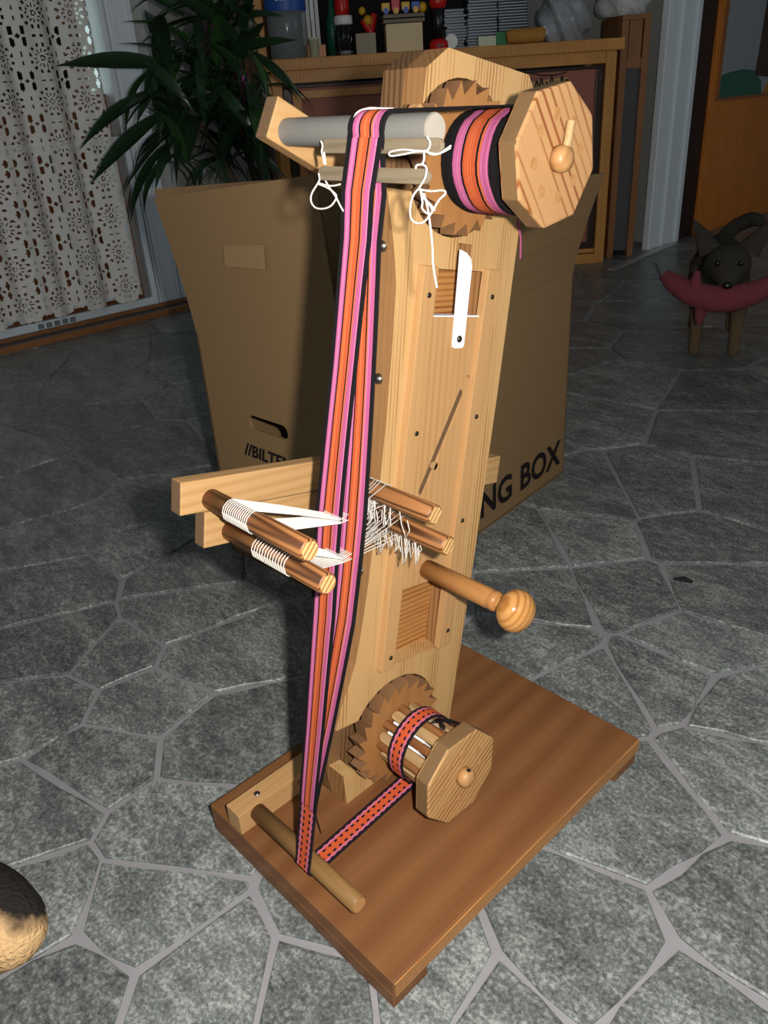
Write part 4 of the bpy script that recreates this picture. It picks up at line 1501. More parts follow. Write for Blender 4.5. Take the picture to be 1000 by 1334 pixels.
# ================================================================== DOGS
def make_dog(name, loc, rz, sc, fur, label, head_down=0.0, brush=False):
    root = thing(name, loc, label, 'dog')
    root.rotation_euler = (0, 0, rz)
    J = {}
    V, E, Rr = [], [], []

    def j(nm, p, r, par=None):
        J[nm] = len(V)
        V.append((p[0] * sc, p[1] * sc, p[2] * sc))
        rx, ry = r if isinstance(r, tuple) else (r, r)
        Rr.append((rx * sc, ry * sc))
        if par:
            E.append((J[par], J[nm]))
    hd = head_down
    j('pelvis', (-.20, 0, .265), (.062, .066))
    j('spine', (-.06, 0, .262), (.062, .066), 'pelvis')
    j('chest', (.08, 0, .255), (.072, .085), 'spine')
    j('neck', (.155, 0, .32 - hd * .4), .055, 'chest')
    j('head', (.215, 0, .375 - hd), (.078, .070), 'neck')
    j('brow', (.255, 0, .372 - hd), (.058, .052), 'head')
    j('muzzle', (.30, 0, .350 - hd), (.034, .030), 'brow')
    j('nose', (.335, 0, .340 - hd), (.020, .018), 'muzzle')
    for s_ in (-1, 1):
        e = 'l' if s_ > 0 else 'r'
        j('sh' + e, (.085, .055 * s_, .20), (.036, .04), 'chest')
        j('el' + e, (.065, .060 * s_, .135), .026, 'sh' + e)
        j('wr' + e, (.080, .058 * s_, .065), .018, 'el' + e)
        j('pa' + e, (.083, .058 * s_, .020), .020, 'wr' + e)
        j('to' + e, (.110, .058 * s_, .014), .016, 'pa' + e)
        j('hi' + e, (-.19, .055 * s_, .215), (.048, .05), 'pelvis')
        j('kn' + e, (-.155, .065 * s_, .150), .036, 'hi' + e)
        j('ho' + e, (-.225, .060 * s_, .090), .019, 'kn' + e)
        j('hp' + e, (-.210, .060 * s_, .020), .020, 'ho' + e)
        j('ht' + e, (-.180, .060 * s_, .014), .016, 'hp' + e)
    if brush:
        j('tail1', (-.275, 0, .275), .024, 'pelvis')
        j('tail2', (-.34, 0, .270), .034, 'tail1')
        j('tail3', (-.41, .0, .272), .046, 'tail2')
        j('tail4', (-.475, .0, .278), .046, 'tail3')
        j('tail5', (-.52, .0, .284), .022, 'tail4')
    else:
      j('tail1', (-.265, 0, .30), .026, 'pelvis')
      j('tail2', (-.300, .035, .335), .026, 'tail1')
      j('tail3', (-.275, .085, .365), .026, 'tail2')
      j('tail4', (-.225, .115, .360), .018, 'tail3')
    me = bpy.data.meshes.new('body')
    me.from_pydata(V, E, [])
    o = bpy.data.objects.new('body', me)
    COL.objects.link(o)
    o.parent = root
    md = o.modifiers.new('skin', 'SKIN')
    md.use_smooth_shade = True
    for i, r in enumerate(Rr):
        me.skin_vertices[0].data[i].radius = r
    me.skin_vertices[0].data[0].use_root = True
    sd = o.modifiers.new('smooth', 'SUBSURF')
    sd.levels = 2
    sd.render_levels = 2
    me.materials.append(MATS[fur])
    md.use_x_symmetry = False
    dg = bpy.context.evaluated_depsgraph_get()
    dg.update()
    me2 = bpy.data.meshes.new_from_object(o.evaluated_get(dg))
    o.modifiers.clear()
    o.data = me2
    if not me2.materials:
        me2.materials.append(MATS[fur])
    else:
        me2.materials[0] = MATS[fur]
    parts = [('nose', MB().ball((.352 * sc, 0, (.345 - hd) * sc), .012 * sc, 10, 7, (.8, 1.2, .9)))]
    for s_ in (-1, 1):
        parts.append(('eye', MB().ball((.296 * sc, .030 * s_ * sc, (.394 - hd) * sc), .008 * sc, 10, 7)))
    for s_ in (-1, 1):
        m = MB()
        vs2 = []
        for k in range(7):
            t = k / 6
            wdt = .032 * (1 - t) ** .8 + .002
            c = np.array((.205 - .015 * t, s_ * (.050 + .055 * t), .410 + .085 * t - hd)) * sc
            ax2 = np.array((.25, s_ * .75, -.45))
            ax2 /= np.linalg.norm(ax2)
            for g in range(10):
                an = 2 * math.pi * g / 10
                vs2.append(c + sc * (wdt * math.cos(an) * ax2 + wdt * .30 * math.sin(an) * np.array((1, 0, 0))))
        m.add(vs2, [(k * 10 + g, k * 10 + (g + 1) % 10, (k + 1) * 10 + (g + 1) % 10, (k + 1) * 10 + g) for k in range(6) for g in range(10)], True)
        parts.append(('ear', m))
    for nm, m in parts:
        ob = m.build(nm, fur if nm == 'ear' else 'dog_nose')
        ob.parent = root
    return root


df = floor_at(926, 462)
to_cam = math.atan2(CAM[1] - df[1], CAM[0] - df[0])
dg_c = df - np.array((math.cos(to_cam), math.sin(to_cam), 0)) * .07
make_dog('dog', dg_c, to_cam + .05, .98, 'fur_grey', 'small grey dog with upright ears facing the loom, plush toy in mouth', .065)
# plush toy held in its mouth
fx, fy = math.cos(to_cam), math.sin(to_cam)
lat = np.array((-fy, fx, 0))
mth = dg_c + np.array((fx, fy, 0)) * .332 + np.array((0, 0, .252))
toy = thing('plush_toy', mth, 'pink curved plush toy held in the mouth of the grey dog', 'toy')
pts, rad = [], []
for k in range(15):
    t = -1 + 2 * k / 14
    pts.append(mth + lat * (-t * .150) + np.array((fx, fy, 0)) * (-.035 * t * t) + Z1 * (.055 * t * t - .018))
    rad.append(.010 + .026 * math.sqrt(max(0, 1 - t * t * .92)))
MB().tube(pts, rad, 14).build('plush_body', 'plush_pink', toy)
MB().tube([pts[10], pts[10] + Z1 * .035 + np.array((fx, fy, 0)) * .012, pts[10] + Z1 * .062], [.018, .016, .008], 10).build('plush_ear', 'plush_pink', toy)
MB().tube([pts[9], pts[9] - Z1 * .05, pts[9] - Z1 * .075], [.018, .016, .008], 10).build('plush_foot', 'plush_pink', toy)
# rump of a second dog at the picture's edge
rp = floor_at(52, 1238, .245)
d2 = math.atan2(-.30, -1.0)
d2f = np.array((math.cos(d2), math.sin(d2), 0))
make_dog('dog', (rp[0] + d2f[0] * .462, rp[1] + d2f[1] * .462, 0), d2, .88, 'fur_tan', 'dog with a bushy tan and black tail reaching in beside the loom', .0, True)

# ================================================================== THE BAND LOOM
K = S / 0.85                    # loom measures below are in the first survey scale
OW = W(-.738, .549, .055)
UV_, VV_ = np.array((0, math.cos(T), -math.sin(T))), np.array((0, math.sin(T), math.cos(T)))
XV = np.array((1.0, 0, 0))


def P3(u, v, w):
    return OW + K * (u * UV_ + v * VV_ + w * XV)


def uvpx(px, py, w):
    q = on_plane(px, py, XV, OW[0] + w * K)
    return q


BT = .055 * S                   # height of the base board's top
loom = thing('band_loom', (0, 0, 0), 'upright wooden band weaving loom on a brown base board', 'loom')


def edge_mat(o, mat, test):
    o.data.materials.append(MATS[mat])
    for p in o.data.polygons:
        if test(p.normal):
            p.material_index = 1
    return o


def lprism(name, poly, w0, w1, mat, bevel=0.0, parent=None, edge=None):
    o = MB().prism([P3(u, v, w0) for u, v in poly], XV * (w1 - w0) * K).build(name, mat, parent or loom, bevel)
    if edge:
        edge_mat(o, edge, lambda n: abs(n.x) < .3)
    return o


def lcyl(name, u, v, w0, w1, r, mat, parent=None, n=20, bev=.0):
    m = MB()
    if bev:
        m.lathe(P3(u, v, w0), XV, [(0, r * K), ((w1 - w0 - bev) * K, r * K), ((w1 - w0) * K, (r - bev) * K)], n)
    else:
        m.tube([P3(u, v, w0), P3(u, v, w1)], r * K, n)
    return m.build(name, mat, parent or loom)


# base
HX, HY = (.9001 - .4777) / 2 * S, (.9847 - .396) / 2 * S
bth = .021
bb = MB().box((0, 0, BT - bth / 2), (HX, 0, 0), (0, HY, 0), (0, 0, bth / 2)).build('base_board', 'base_wood', loom, .002)
eb = MB().box((HX + .0008, 0, BT - bth / 2), (.0009, 0, 0), (0, HY - .001, 0), (0, 0, bth / 2 - .0015)).build('edge_face', 'base_edge', bb)
for y in (-HY + .024, HY - .024):
    MB().box((0, y, (BT - bth) / 2), (HX - .002, 0, 0), (0, .024, 0), (0, 0, (BT - bth) / 2)).build('foot_batten', 'base_wood', loom, .001)

# post
tn = math.tan(T)
Ct, Cb, RG = (.0765, .8135), (.0755, .092), .0795


def arc(c, r, a0, a1, n=28):
    return [(c[0] + r * math.cos(R(a0 + (a1 - a0) * k / n)), c[1] + r * math.sin(R(a0 + (a1 - a0) * k / n))) for k in range(n + 1)]


right = [(0, -.003), (.2, .2 * tn - .003), (.204, .30), (.204, .55), (.2, .78), (.197, .896), (.178, .9155), (.040, .9150), (.0114, .892)]
left_mid = [(-.0296, .7756), (-.0246, .763), (-.0153, .735), (-.0081, .709), (-.002, .68), (.001, .62), (.003, .54), (.003, .45), (.000, .33), (-.003, .28), (-.009, .22), (-.0167, .194), (-.0265, .164), (-.0333, .1291)]
front_poly = right + [(.011, .8585)] + arc(Ct, RG, 145.5, -151.5) + left_mid + arc(Cb, RG, 152, -148) + [(-.012, .05)]
win = [(.063, .194), (.151, .194), (.151, .70), (.1148, .70), (.1148, .729), (.0915, .729), (.0915, .70), (.063, .70)]
post = MB().plate([front_poly, win], P3, -.03, 0).build('post', 'pine', loom)
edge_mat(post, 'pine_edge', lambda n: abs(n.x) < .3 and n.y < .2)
back_hi = [(.003, .4885), (.204, .4885), (.2, .78), (.197, .896), (.178, .9155), (.040, .9150), (.0114, .892), (.0110, .840), (-.0296, .800), (-.0296, .7756), (-.0246, .763), (-.0153, .735), (-.0081, .709), (-.002, .68), (.001, .62), (.003, .54)]
back_lo = [(0, -.003), (.2, .2 * tn - .003), (.204, .30), (.204, .409), (.003, .409), (.000, .33), (-.003, .28), (-.009, .22), (-.0167, .194), (-.0265, .164), (-.0333, .1291), (-.030, .085)]
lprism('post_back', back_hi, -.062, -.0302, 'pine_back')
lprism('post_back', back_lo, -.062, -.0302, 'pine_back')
lprism('recess_panel', [(.06, .19), (.155, .19), (.155, .405), (.06, .405)], -.0301, -.026, 'pine_cross')
lprism('recess_panel', [(.06, .492), (.155, .492), (.155, .735), (.06, .735)], -.0301, -.026, 'pine_cross')
# guide strips with screws
for (u0, u1, scr) in ((.0297, .0525, ((.041, .672), (.0455, .514), (.044, .215))), (.1406, .1640, ((.153, .672), (.1535, .525), (.154, .385), (.1545, .222)))):
    g = lprism('guide_strip', [(u0, .197), (u1, .197), (u1, .703), (u0, .703)], -.001, .010, 'beech', .0008)
    for su, sv in scr:
        MB().lathe(P3(su, sv, .0098), XV, [(0, .0032 * K), (.0010, .0030 * K), (.0014, .0015 * K)], 12).build('screw', 'dark_steel', g)
# sliding panel with the slanting slot
sa_, sb_ = np.array((.1335, .572)), np.array((.0735, .437))
dv = (sb_ - sa_) / np.linalg.norm(sb_ - sa_)
pv = np.array((-dv[1], dv[0]))


def capsule(a, b, r, n=10):
    d = math.degrees(math.atan2(*(b - a)[::-1]))
    return arc(b, r, d - 90, d + 90, n) + arc(a, r, d + 90, d + 270, n)


pan = MB().plate([[(.0525, .306), (.1406, .306), (.1406, .648), (.0525, .648)], capsule(sa_, sb_, .0058)], P3, -.014, .004).build('sliding_panel', 'beech', loom)
lprism('slot_lining', capsule(sa_ + dv * .02, sb_, .0062), -.0195, .0006, 'bark', 0, pan)
lcyl('slot_peg', .0922, .4665, -.012, .004, .0052, 'slat', pan)
lprism('panel_edge', [(.0530, .6478), (.1400, .6478), (.1400, .6492), (.0530, .6492)], -.013, .0042, 'paper', 0, pan)
# white metal pawl
pl = [(.0953, .616), (.0965, .613), (.0985, .6115), (.1120, .6115), (.1140, .613), (.1152, .616), (.1125, .690), (.1122, .7045), (.1085, .7135), (.1000, .7195), (.0890, .7225), (.0905, .700)]
pawl = lprism('pawl', pl, .0045, .0075, 'white_metal', .0005)
MB().lathe(P3(.1045, .6225, .0074), XV, [(0, .0042 * K), (.0012, .004 * K), (.0026, .002 * K)], 14).build('pawl_screw', 'dark_steel', pawl)
# bolts in the edge of the post
for v_, u_ in ((.719, -.0105), (.576, .002), (.339, .0005), (.193, -.0168)):
    MB().lathe(P3(u_ + .001, v_, -.017), -UV_, [(0, .0065 * K), (.002 * K, .0065 * K), (.0045 * K, .005 * K), (.006 * K, .002 * K)], 14).build('bolt', 'steel', loom)


def ratchet(c, a0):
    n, poly = 21, []
    for k in range(n):
        a = R(a0 - 360 * k / n)
        s_ = R(360 / n)
        poly.append((c[0] + .0772 * math.cos(a), c[1] + .0772 * math.sin(a)))
        poly.append((c[0] + .0635 * math.cos(a - s_ * .10), c[1] + .0635 * math.sin(a - s_ * .10)))
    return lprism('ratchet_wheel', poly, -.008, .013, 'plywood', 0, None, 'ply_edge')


def wheel(c, off, mat):
    poly = [(c[0] + .0675 * math.cos(R(off + 45 * k)), c[1] + .0675 * math.sin(R(off + 45 * k))) for k in range(8)]
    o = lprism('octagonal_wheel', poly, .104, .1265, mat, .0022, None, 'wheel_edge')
    for k in range(8):
        a = R(off + 20 + 45 * k)
        lcyl('dowel_plug', c[0] + .038 * math.cos(a), c[1] + .038 * math.sin(a), .1262, .1269, .0058, 'plug', o, 14)
    return o


wood('plug', rgb(172, 128, 82), rgb(160, 116, 70), GX, 40, 1.0, 0.3, 1.0)
ratchet(Ct, 6)
ratchet(Cb, 0)
wu = wheel((Ct[0], Ct[1] + .005), -3, 'wheel_upper')
wl = wheel((Cb[0], Cb[1] - .005), 31, 'wheel_lower')
for c, wh, tall in (((Ct[0], Ct[1] + .003), wu, True), ((Cb[0], Cb[1] - .002), wl, False)):
    MB().lathe(P3(c[0], c[1], .126), XV, [(0, .0125 * K), (.008 * K, .0128 * K), (.013 * K, .0112 * K), (.0155 * K, .0065 * K), (.016 * K, .001 * K)], 22).build('crank_peg', 'plug', wh)
    if tall:
        MB().tube([P3(c[0] + .001, c[1] + .006, .135), P3(c[0] + .0035, c[1] + .034, .134)], .0043 * K, 12).build('crank_pin', 'slat', wh)
    else:
        MB().tube([P3(c[0], c[1] + .010, .135), P3(c[0], c[1] + .0128, .135)], .0030 * K, 10).build('pin_hole', 'mud', wh)
    lcyl('axle', c[0], c[1], -.03, .104, .010, 'peg_brown')
for ci, c in enumerate((Ct, Cb)):
    for k in range(8):
        a = R((-3, 31)[ci] + 20 + 45 * k)
        lcyl('reel_dowel', c[0] + .038 * math.cos(a), c[1] + .038 * math.sin(a), 0, .105, .0062, 'peg_brown', None, 12)
        a2 = a + R(22.5)
        t_ = np.array((-math.sin(a2), math.cos(a2)))
        n_ = np.array((math.cos(a2), math.sin(a2)))
        b0 = np.array(c) + n_ * .0395
        # flat slat with a rounded end towards the post
        pts = []
        hw_ = .0068
        for q in range(9):
            g = math.pi / 2 + math.pi * q / 8
            pts.append(P3(*(b0 + t_ * hw_ * math.sin(g)), .022 + hw_ * math.cos(g)))
        pts += [P3(*(b0 - t_ * hw_), .1045), P3(*(b0 + t_ * hw_), .1045)]
        ext = K * .0035 * (n_[0] * UV_ + n_[1] * VV_)
        MB().prism(pts, ext).build('reel_slat', 'slat', loom)
lcyl('black_roll', Ct[0], Ct[1], .0185, .0985, .0493, 'yarn_black', None, 32)
lcyl('paper_core', Cb[0], Cb[1], .022, .078, .0385, 'paper', None, 28)

# heddle arms through the post, each with two dowels
DR = .0108
for nm, v0, v1, u0, u1, ds in (('heddle_arm', .4490, .4840, -.2425, .212, ((-.207, .4615), (-.0425, .4655))), ('heddle_arm', .4085, .4480, -.2145, .274, ((-.1825, .4228), (-.0150, .4255)))):
    arm = lprism(nm, [(u0, v0), (u1, v0), (u1, v1), (u0, v1)], -.0485, -.0305, 'beech_arm', .0015)
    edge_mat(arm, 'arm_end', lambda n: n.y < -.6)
    for du_, dv_ in ds:
        d_ = lcyl('heddle_dowel', du_, dv_, -.034, .128, DR, 'dowel', arm, 24, .0015)
        # sub-part would be a fourth level below the arm, so the sawn end is a part of the loom
        lcyl('dowel_end', du_, dv_, .1279, .1284, DR - .0018, 'dowel_end', arm, 24)
# top arm with the grey pipe
ad_, ap_ = np.array((.955, -.296)), np.array((.296, .955))
e0 = np.array((-.1525, .8225))
tpoly = [e0 - ap_ * .019, e0 + ad_ * .20 - ap_ * .019, e0 + ad_ * .20 + ap_ * .019, e0 + ap_ * .019]
tarm = lprism('top_arm', [tuple(q) for q in tpoly], -.0485, -.0305, 'beech_arm', .0015)
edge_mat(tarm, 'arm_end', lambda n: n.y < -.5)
TU, TV_, TR_ = -.1330, .8120, .0122
lcyl('grey_pipe', TU, TV_, -.0310, .155, TR_, 'grey_pipe', tarm, 28)
lcyl('pipe_end', TU, TV_, .1535, .1565, TR_ * .93, 'pipe_end', tarm, 24)
# bottom arm on the base with its dowel
ax_w = -.062
xa = OW[0] + ax_w * K
yb0, yb1 = W(0, .392)[1] + .004, W(0, .392)[1] + .21
barm = MB().box((xa - .013, (yb0 + yb1) / 2, BT + .0145), (.013, 0, 0), (0, (yb1 - yb0) / 2, 0), (0, 0, .0150)).build('bottom_arm', 'beech_base', loom, .0015)
MB().lathe((xa - .013, yb0 + .035, BT + .029), (0, 0, 1), [(0, .004), (.0012, .0038), (.002, .002)], 12).build('screw', 'steel', barm)
BU, BV, BR = -.1030, -.0008, .0112
dq = P3(BU, BV, ax_w)
MB().lathe(dq - XV * .004, XV, [(0, BR * K), (.178 + .0, BR * K), (.180, BR * K - .0015)], 22).build('bottom_dowel', 'grey_dowel', barm)
MB().tube([dq + XV * .1758, dq + XV * .1765], BR * K - .0018, 20).build('dowel_end', 'plug', barm)
# handle with ball knob
MB().lathe(P3(.1003, .326, .003), XV, [(0, .0125 * K), (.108 * K, .0128 * K), (.110 * K, .0118 * K), (.112 * K, .0128 * K), (.118 * K, .0126 * K), (.121 * K, .0100 * K)], 26).build('handle', 'handle', loom)
kp = [(.119 * K, .0075 * K), (.125 * K, .0075 * K)]
for q in range(15):
    a = math.pi * (q + .9) / 15.9
    kp.append(((.1465 - .0215 * math.cos(a)) * K, .0262 * math.sin(a) * K))
MB().lathe(P3(.1003, .326, .003), XV, kp, 28).build('knob', 'knob', loom)
# pawl spring block at the upper ratchet
lprism('pawl_block', [(-.004, .842), (.012, .836), (.020, .849), (.004, .858)], -.012, .004, 'wheel_upper', .001)

# ================================================================== WARP, BAND AND STRINGS
warp = thing('warp_band', P3(BU, BV, .05), 'striped black, pink and orange warp and woven band stretched on the loom', 'band')
seq = ['b'] * 3 + ['p'] * 4 + ['b'] + ['o'] * 6 + ['b', 'o'] + ['p'] * 4 + ['b'] * 3
mats = {'b': 'yarn_black', 'p': 'yarn_pink', 'o': 'yarn_orange'}
NL = len(seq)
YR = .00100


def lerp(a, b, t):
    return a + (b - a) * t


def warp_pt(v, layer, f):
    """free part of the warp: v from the pipe (.81) down to the dowel; f 0..1 across the layer"""
    ks = [(.812, -.1464, .0700, .1130), (.62, -.1395, .0620, .1120), (.455, -.1300, .0444, .1074), (.35, -.1260, .0442, .1010), (.20, -.1200, .0395, .0800), (.10, -.1175, .0365, .0660), (0, -.1145, .0344, .0612)]
    for a, b in zip(ks, ks[1:]):
        if a[0] >= v >= b[0]:
            t = (a[0] - v) / (a[0] - b[0])
            u, w0, w1 = (lerp(a[i], b[i], t) for i in (1, 2, 3))
            break
    else:
        u, w0, w1 = ks[-1][1:]
    op = max(0, math.sin(math.pi * min(1, max(0, (.80 - v) / .70)))) ** .8
    full = w1 - w0
    span = full * lerp(1, .64, op)
    ww = w0 + (full - span) * (1 if layer else 0) + f * span
    return u + (.010 * op if layer else -.001 * op), v, ww


RU = .0505
for layer in (0, 1):
    for i, c in enumerate(seq):
        f = (i + (.25 if layer == 0 else .75)) / NL
        wr = lerp(.0275, .0905, f)
        wt = lerp(.070, .113, f)
        pts = []
        # turns on the upper reel, then over to the pipe
        for k in range(33):
            a = R(-250 + 340 * k / 32 + 6)
            r_ = RU + .0006 * math.sin(i * 2.1) + .0012 * abs(math.sin(4 * a))
            pts.append(P3(Ct[0] + r_ * math.cos(-a + R(180 + 12)), Ct[1] + r_ * math.sin(-a + R(180 + 12)), wr))
        pts = []
        for k in range(37):
            a = R(100 - 360 + 360 * k / 36)            # ends at the top, running towards the pipe
            r_ = RU + .0009 * abs(math.sin(4 * a + .4)) - .0012 * (k < 4)
            pts.append(P3(Ct[0] + r_ * math.cos(a), Ct[1] + r_ * math.sin(a), wr))
        rt_ = TR_ + .0011 + (.0016 if layer else 0)
        for k in range(9):
            a = R(100 + 84 * k / 8)
            pts.append(P3(TU + rt_ * math.cos(a), TV_ + rt_ * math.sin(a), wt))
        for k in range(1, 20):
            v_ = .800 - (.800 - .088) * k / 19
            u_, v_, w_ = warp_pt(v_, layer, f)
            # the sticks push the threads in and out just under the pipe
            if .760 < v_ < .802:
                u_ += -.003 if layer == 0 else .004
            pts.append(P3(u_, v_, w_))
        MB().tube(pts, YR * K, 5, False).build('yarn', mats[c] + ('_light' if c != 'b' and (i * 7 + layer * 3) % 5 in (0, 3) else ''), warp)
# woven part: down to the dowel, under it, to the lower reel and round it
path = []
for k in range(8):
    v_ = .118 - .118 * k / 7
    path.append((lerp(-.1145, -.1180, v_ / .118) + .002 * (v_ / .118), v_))
for k in range(1, 9):
    a = R(180 + 107 * k / 8)
    path.append((BU + (BR + .0012) * math.cos(a), BV + (BR + .0012) * math.sin(a)))
RL = .0495
for k in range(1, 9):
    t = k / 9
    a = R(-73)
    p0 = np.array((BU + (BR + .0012) * math.cos(a), BV + (BR + .0012) * math.sin(a)))
    p1 = np.array((Cb[0] + RL * math.cos(a), Cb[1] + RL * math.sin(a)))
    path.append(tuple(p0 + (p1 - p0) * t))
for k in range(49):
    a = R(-73 + 345 * k / 48)
    path.append((Cb[0] + (RL - .0025 * (k / 48)) * math.cos(a), Cb[1] + (RL - .0025 * k / 48) * math.sin(a)))
vs, fs, uvs, dist = [], [], [], 0
for i, (u_, v_) in enumerate(path):
    if i:
        dist += math.hypot(u_ - path[i - 1][0], v_ - path[i - 1][1])
    if i < 8:
        t = i / 7
        w0, w1 = lerp(.0368, .0344, t), lerp(.0665, .0612, t)
    elif i < 24:
        w0, w1 = .0344, .0612
    else:
        w0, w1 = .0355 + .0001 * (i - 24), .0623 + .0001 * (i - 24)
    p_, n_ = path[max(i - 1, 0)], path[min(i + 1, len(path) - 1)]
    d_ = np.array((n_[0] - p_[0], n_[1] - p_[1]))
    d_ /= np.linalg.norm(d_)
    nr_ = np.array((d_[1], -d_[0])) * .0009
    for s_ in (1, -1):
        for w_, ux in ((w0, 0.0), (w1, 1.0)):
            vs.append(P3(u_ + nr_[0] * s_, v_ + nr_[1] * s_, w_))
            uvs.append((ux, dist / .027))
for i in range(len(path) - 1):
    a, b = i * 4, i * 4 + 4
    fs += [(a, a + 1, b + 1, b), (a + 2, b + 2, b + 3, a + 3), (a, b, b + 2, a + 2), (a + 1, a + 3, b + 3, b + 1)]
MB().add(vs, fs).build('woven_ribbon', 'woven_band', warp, 0, uvs)
# black thread ends
MB().tube([uvpx(392, 1015, .02), uvpx(388, 1018, .02), uvpx(390, 1022, .02), uvpx(394, 1019, .02)], .0005, 5).build('thread_end', 'yarn_black', warp)
MB().tube([floor_at(406, 1050, BT + .05), floor_at(412, 1065, BT + .02), floor_at(415, 1075, BT + .012), floor_at(418, 1086, BT + .001)], .0006, 5).build('thread_end', 'yarn_black', warp)
rs = random.Random(8)
for k in range(9):
    g0, g1 = R(95 + rs.uniform(-10, 8)), R(78 + rs.uniform(-26, 26))
    a = P3(Cb[0] + .0515 * math.cos(g0), Cb[1] + .0515 * math.sin(g0), .072)
    b = P3(Cb[0] + .0530 * math.cos(g1), Cb[1] + .0530 * math.sin(g1), rs.uniform(.092, .102))
    MB().tube([a, (a + b) / 2 + Z1 * .004, b], .0007, 5).build('thread_end', 'yarn_black', warp)
# pink cord hanging at the post's right edge
cord = MB().tube([uvpx(676, 277, .002), uvpx(675, 290, .003), uvpx(678, 310, .003), uvpx(677.5, 337, .003)], .0011, 6).build('pink_cord', 'yarn_pink', warp)


def heddle(label, dl, dr, v_eye, layer, eye, wl, wr_, nst=13):
    h = thing('string_heddle', P3(dl[0], dl[1], .05), label, 'heddle', 'white string heddles of the loom')
    r_ = DR + .0011
    for i in range(nst):
        f = (i + .5) / nst
        u_, v_, w_ = warp_pt(v_eye, layer, f)
        u_, w_ = warp_pt(v_eye, 0, 0)[0] - .003, lerp(eye[0], eye[1], f)
        a_w, c_w = lerp(wl[0], wl[1], f), lerp(wr_[0], wr_[1], f) + rs.uniform(-.002, .002)
        pts = [P3(dl[0] + r_ * math.cos(R(g)), dl[1] + r_ * math.sin(R(g)), a_w) for g in (250, 215, 180, 150, 120, 95)]
        pts += [P3(lerp(dl[0], u_, .5), lerp(dl[1] + r_, v_eye, .55) + .001, lerp(a_w, w_, .5)), P3(u_ - .002, v_eye, w_)]
        pts += [P3(lerp(u_, dr[0], .5), lerp(v_eye, dr[1] + r_, .45), lerp(w_, c_w, .5))]
        pts += [P3(dr[0] + r_ * math.cos(R(g)), dr[1] + r_ * math.sin(R(g)), c_w) for g in (90, 55, 15, -25, -60)]
        MB().tube(pts, .00055 * K, 5, False).build('string', 'cotton', h)
        pts = [P3(dl[0] + r_ * math.cos(R(g)), dl[1] + r_ * math.sin(R(g)), a_w + .001) for g in (180, 225, 265)]
        pts += [P3(u_ - .002, v_eye - .003, w_ + .001)]
        pts += [P3(dr[0] + r_ * math.cos(R(g)), dr[1] + r_ * math.sin(R(g)), c_w + .001) for g in (-100, -70)]
        MB().tube(pts, .00055 * K, 5, False).build('string', 'cotton', h)
    # tangled loop ends hanging from the right dowel
    for k in range(26):
        w_ = rs.uniform(wr_[0] + .004, wr_[1] + .03)
        p0 = P3(dr[0] - .004, dr[1] - DR, w_)
        L = rs.uniform(.012, .028)
        sw = np.array((rs.uniform(-.008, .008), rs.uniform(-.010, .006), 0))
        pts = [p0 + Z1 * .004, p0 + sw * .3 - Z1 * L * .5, p0 + sw - Z1 * L, p0 + sw * 1.2 + np.array((.004, 0, 0)) - Z1 * L * .6, p0 + sw + np.array((.003, 0, 0)) - Z1 * L * .2]
        MB().tube(pts, .00055, 5, False).build('loop_end', 'cotton', h)
    return h


heddle('white string heddle tied between the upper pair of dowels', (-.207, .4615), (-.0425, .4655), .4640, 0, (.062, .088), (.006, .048), (-.022, .055))
heddle('white string heddle tied between the lower pair of dowels', (-.1825, .4228), (-.0150, .4255), .4250, 1, (.066, .096), (.022, .078), (-.020, .060))

# shed sticks threaded through the warp under the pipe, with their ties
grp = 'flat shed sticks under the grey pipe'
for (vc, w0, w1, lab) in ((.7985, .033, .176, 'flat greyish wooden shed stick right under the grey pipe'), (.7765, .031, .166, 'flat greyish wooden shed stick, lower of the tied pair')):
    hw_ = .0058
    pts = []
    for q in range(9):
        g = math.pi / 2 + math.pi * q / 8
        pts.append((w0 + hw_ * (1 + math.cos(g)), vc + hw_ * math.sin(g)))
    for q in range(9):
        g = -math.pi / 2 + math.pi * q / 8
        pts.append((w1 - hw_ * (1 - math.cos(g)), vc + hw_ * math.sin(g)))
    s_ = MB().prism([P3(-.1455, v_, w_) for w_, v_ in pts], UV_ * .0040 * K).build('shed_stick', 'shed_stick', None, .0006)
    recentre(tag(s_, lab, 'stick', grp))


def smooth(pts, n=6):
    pts = [np.array(p, float) for p in pts]
    out = []
    for i in range(len(pts) - 1):
        p0, p1, p2, p3 = pts[max(i - 1, 0)], pts[i], pts[i + 1], pts[min(i + 2, len(pts) - 1)]
        for k in range(n):
            t = k / n
            out.append(.5 * ((2 * p1) + (p2 - p0) * t + (2 * p0 - 5 * p1 + 4 * p2 - p3) * t * t + (3 * p1 - p0 - 3 * p2 + p3) * t ** 3))
    out.append(pts[-1])
    return out


def on_u(px, py, u):
    n = UV_
    return on_plane(px, py, n, n @ P3(u, 0, 0))


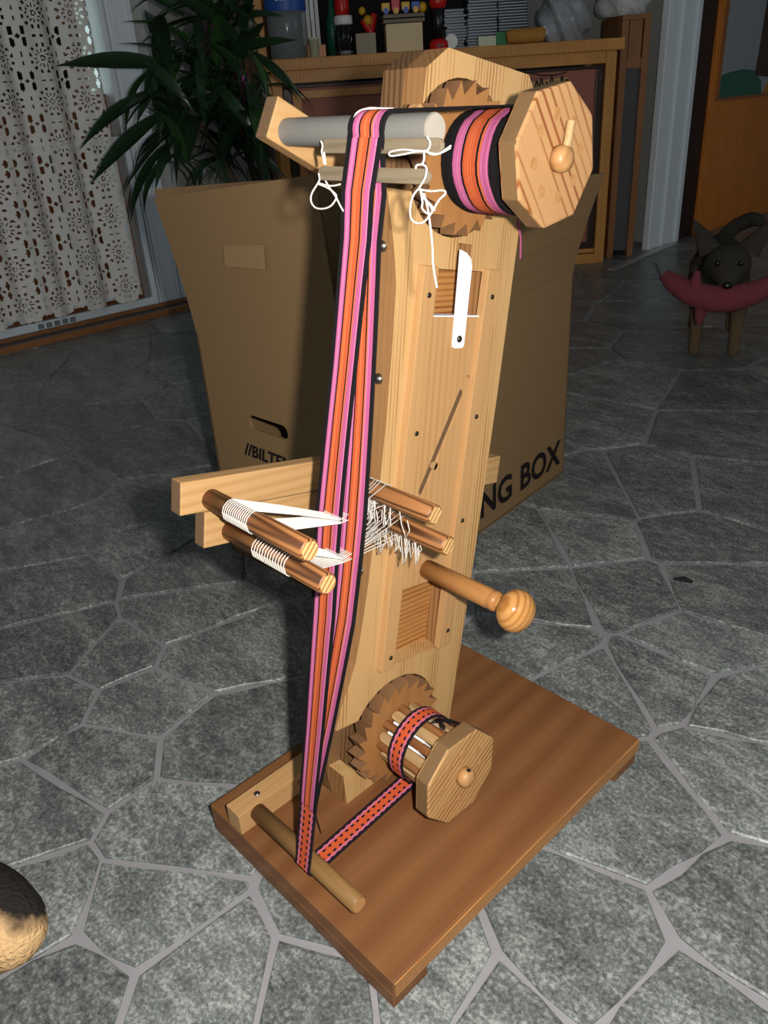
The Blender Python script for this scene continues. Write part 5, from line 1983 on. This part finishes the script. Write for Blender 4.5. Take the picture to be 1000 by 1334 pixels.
tie_l = [[(418, 184), (420, 190), (419, 198), (421, 206), (422, 214)], [(422, 198), (423, 206), (424, 215)],
         [(415, 226), (416, 234), (413, 240), (406, 252), (405, 262), (410, 270), (420, 272), (431, 268), (438, 257), (434, 250), (425, 244), (415, 240)],
         [(414, 238), (424, 241), (434, 242), (443, 240)], [(424, 236), (430, 246), (437, 256), (442, 266), (447, 275)]]
tie_r = [[(556, 178), (560, 186), (558, 194), (552, 198)], [(553, 197), (540, 196), (524, 195), (508, 198), (509, 203), (525, 201), (540, 198), (553, 197)],
         [(554, 197), (563, 200), (572, 200), (580, 195), (587, 190)], [(553, 196), (562, 201), (572, 200), (586, 193)],
         [(552, 198), (552, 208), (549, 214), (543, 215), (541, 220)], [(549, 214), (555, 218), (554, 230), (550, 238), (546, 244)],
         [(546, 245), (538, 255), (534, 272), (536, 286), (545, 291), (553, 288), (560, 280), (566, 270), (572, 260), (580, 252), (576, 248), (562, 249), (547, 247)],
         [(547, 246), (552, 258), (560, 266), (566, 274)], [(547, 246), (550, 262), (550, 272), (558, 279), (563, 274), (556, 262), (549, 252)],
         [(552, 252), (557, 272), (560, 292), (563, 320), (564, 345), (569, 375)]]
for nm, ties, u_, lab in (('cord_tie', tie_l, -.1475, 'white cotton cord tied to the shed stick ends next to the arm'), ('cord_tie', tie_r, -.1475, 'white cotton cord bow tied to the shed stick ends at the pipe mouth')):
    o0 = on_u(*ties[0][0], u_)
    t_ = thing(nm, o0, lab, 'cord')
    for q in ties:
        MB().tube(smooth([on_u(a, b, u_) for a, b in q], 5), .00075, 6).build('cord', 'cotton', t_)
tt_ = thing('white_thread', P3(TU, TV_ + TR_, .08), 'short white thread lying on the warp over the grey pipe', 'thread')
MB().tube(smooth([P3(TU - .0135, TV_ - .001, .0745), P3(TU - .011, TV_ + .011, .0745), P3(TU, TV_ + .0168, .0765), P3(TU + .006, TV_ + .0175, .084), P3(TU + .012, TV_ + .018, .095)], 5), .0010, 6).build('thread', 'cotton', tt_)
# little clump of dirt on the floor
c_ = floor_at(890, 758)
m = MB()
m.tube([c_ + np.array((-.016, -.006, .003)), c_ + np.array((0, .002, .005)), c_ + np.array((.014, .004, .004))], [.002, .005, .003], 7)
recentre(tag(m.build('dirt_crumb', 'mud'), 'small black crumb of dirt on the slate floor', 'dirt'))
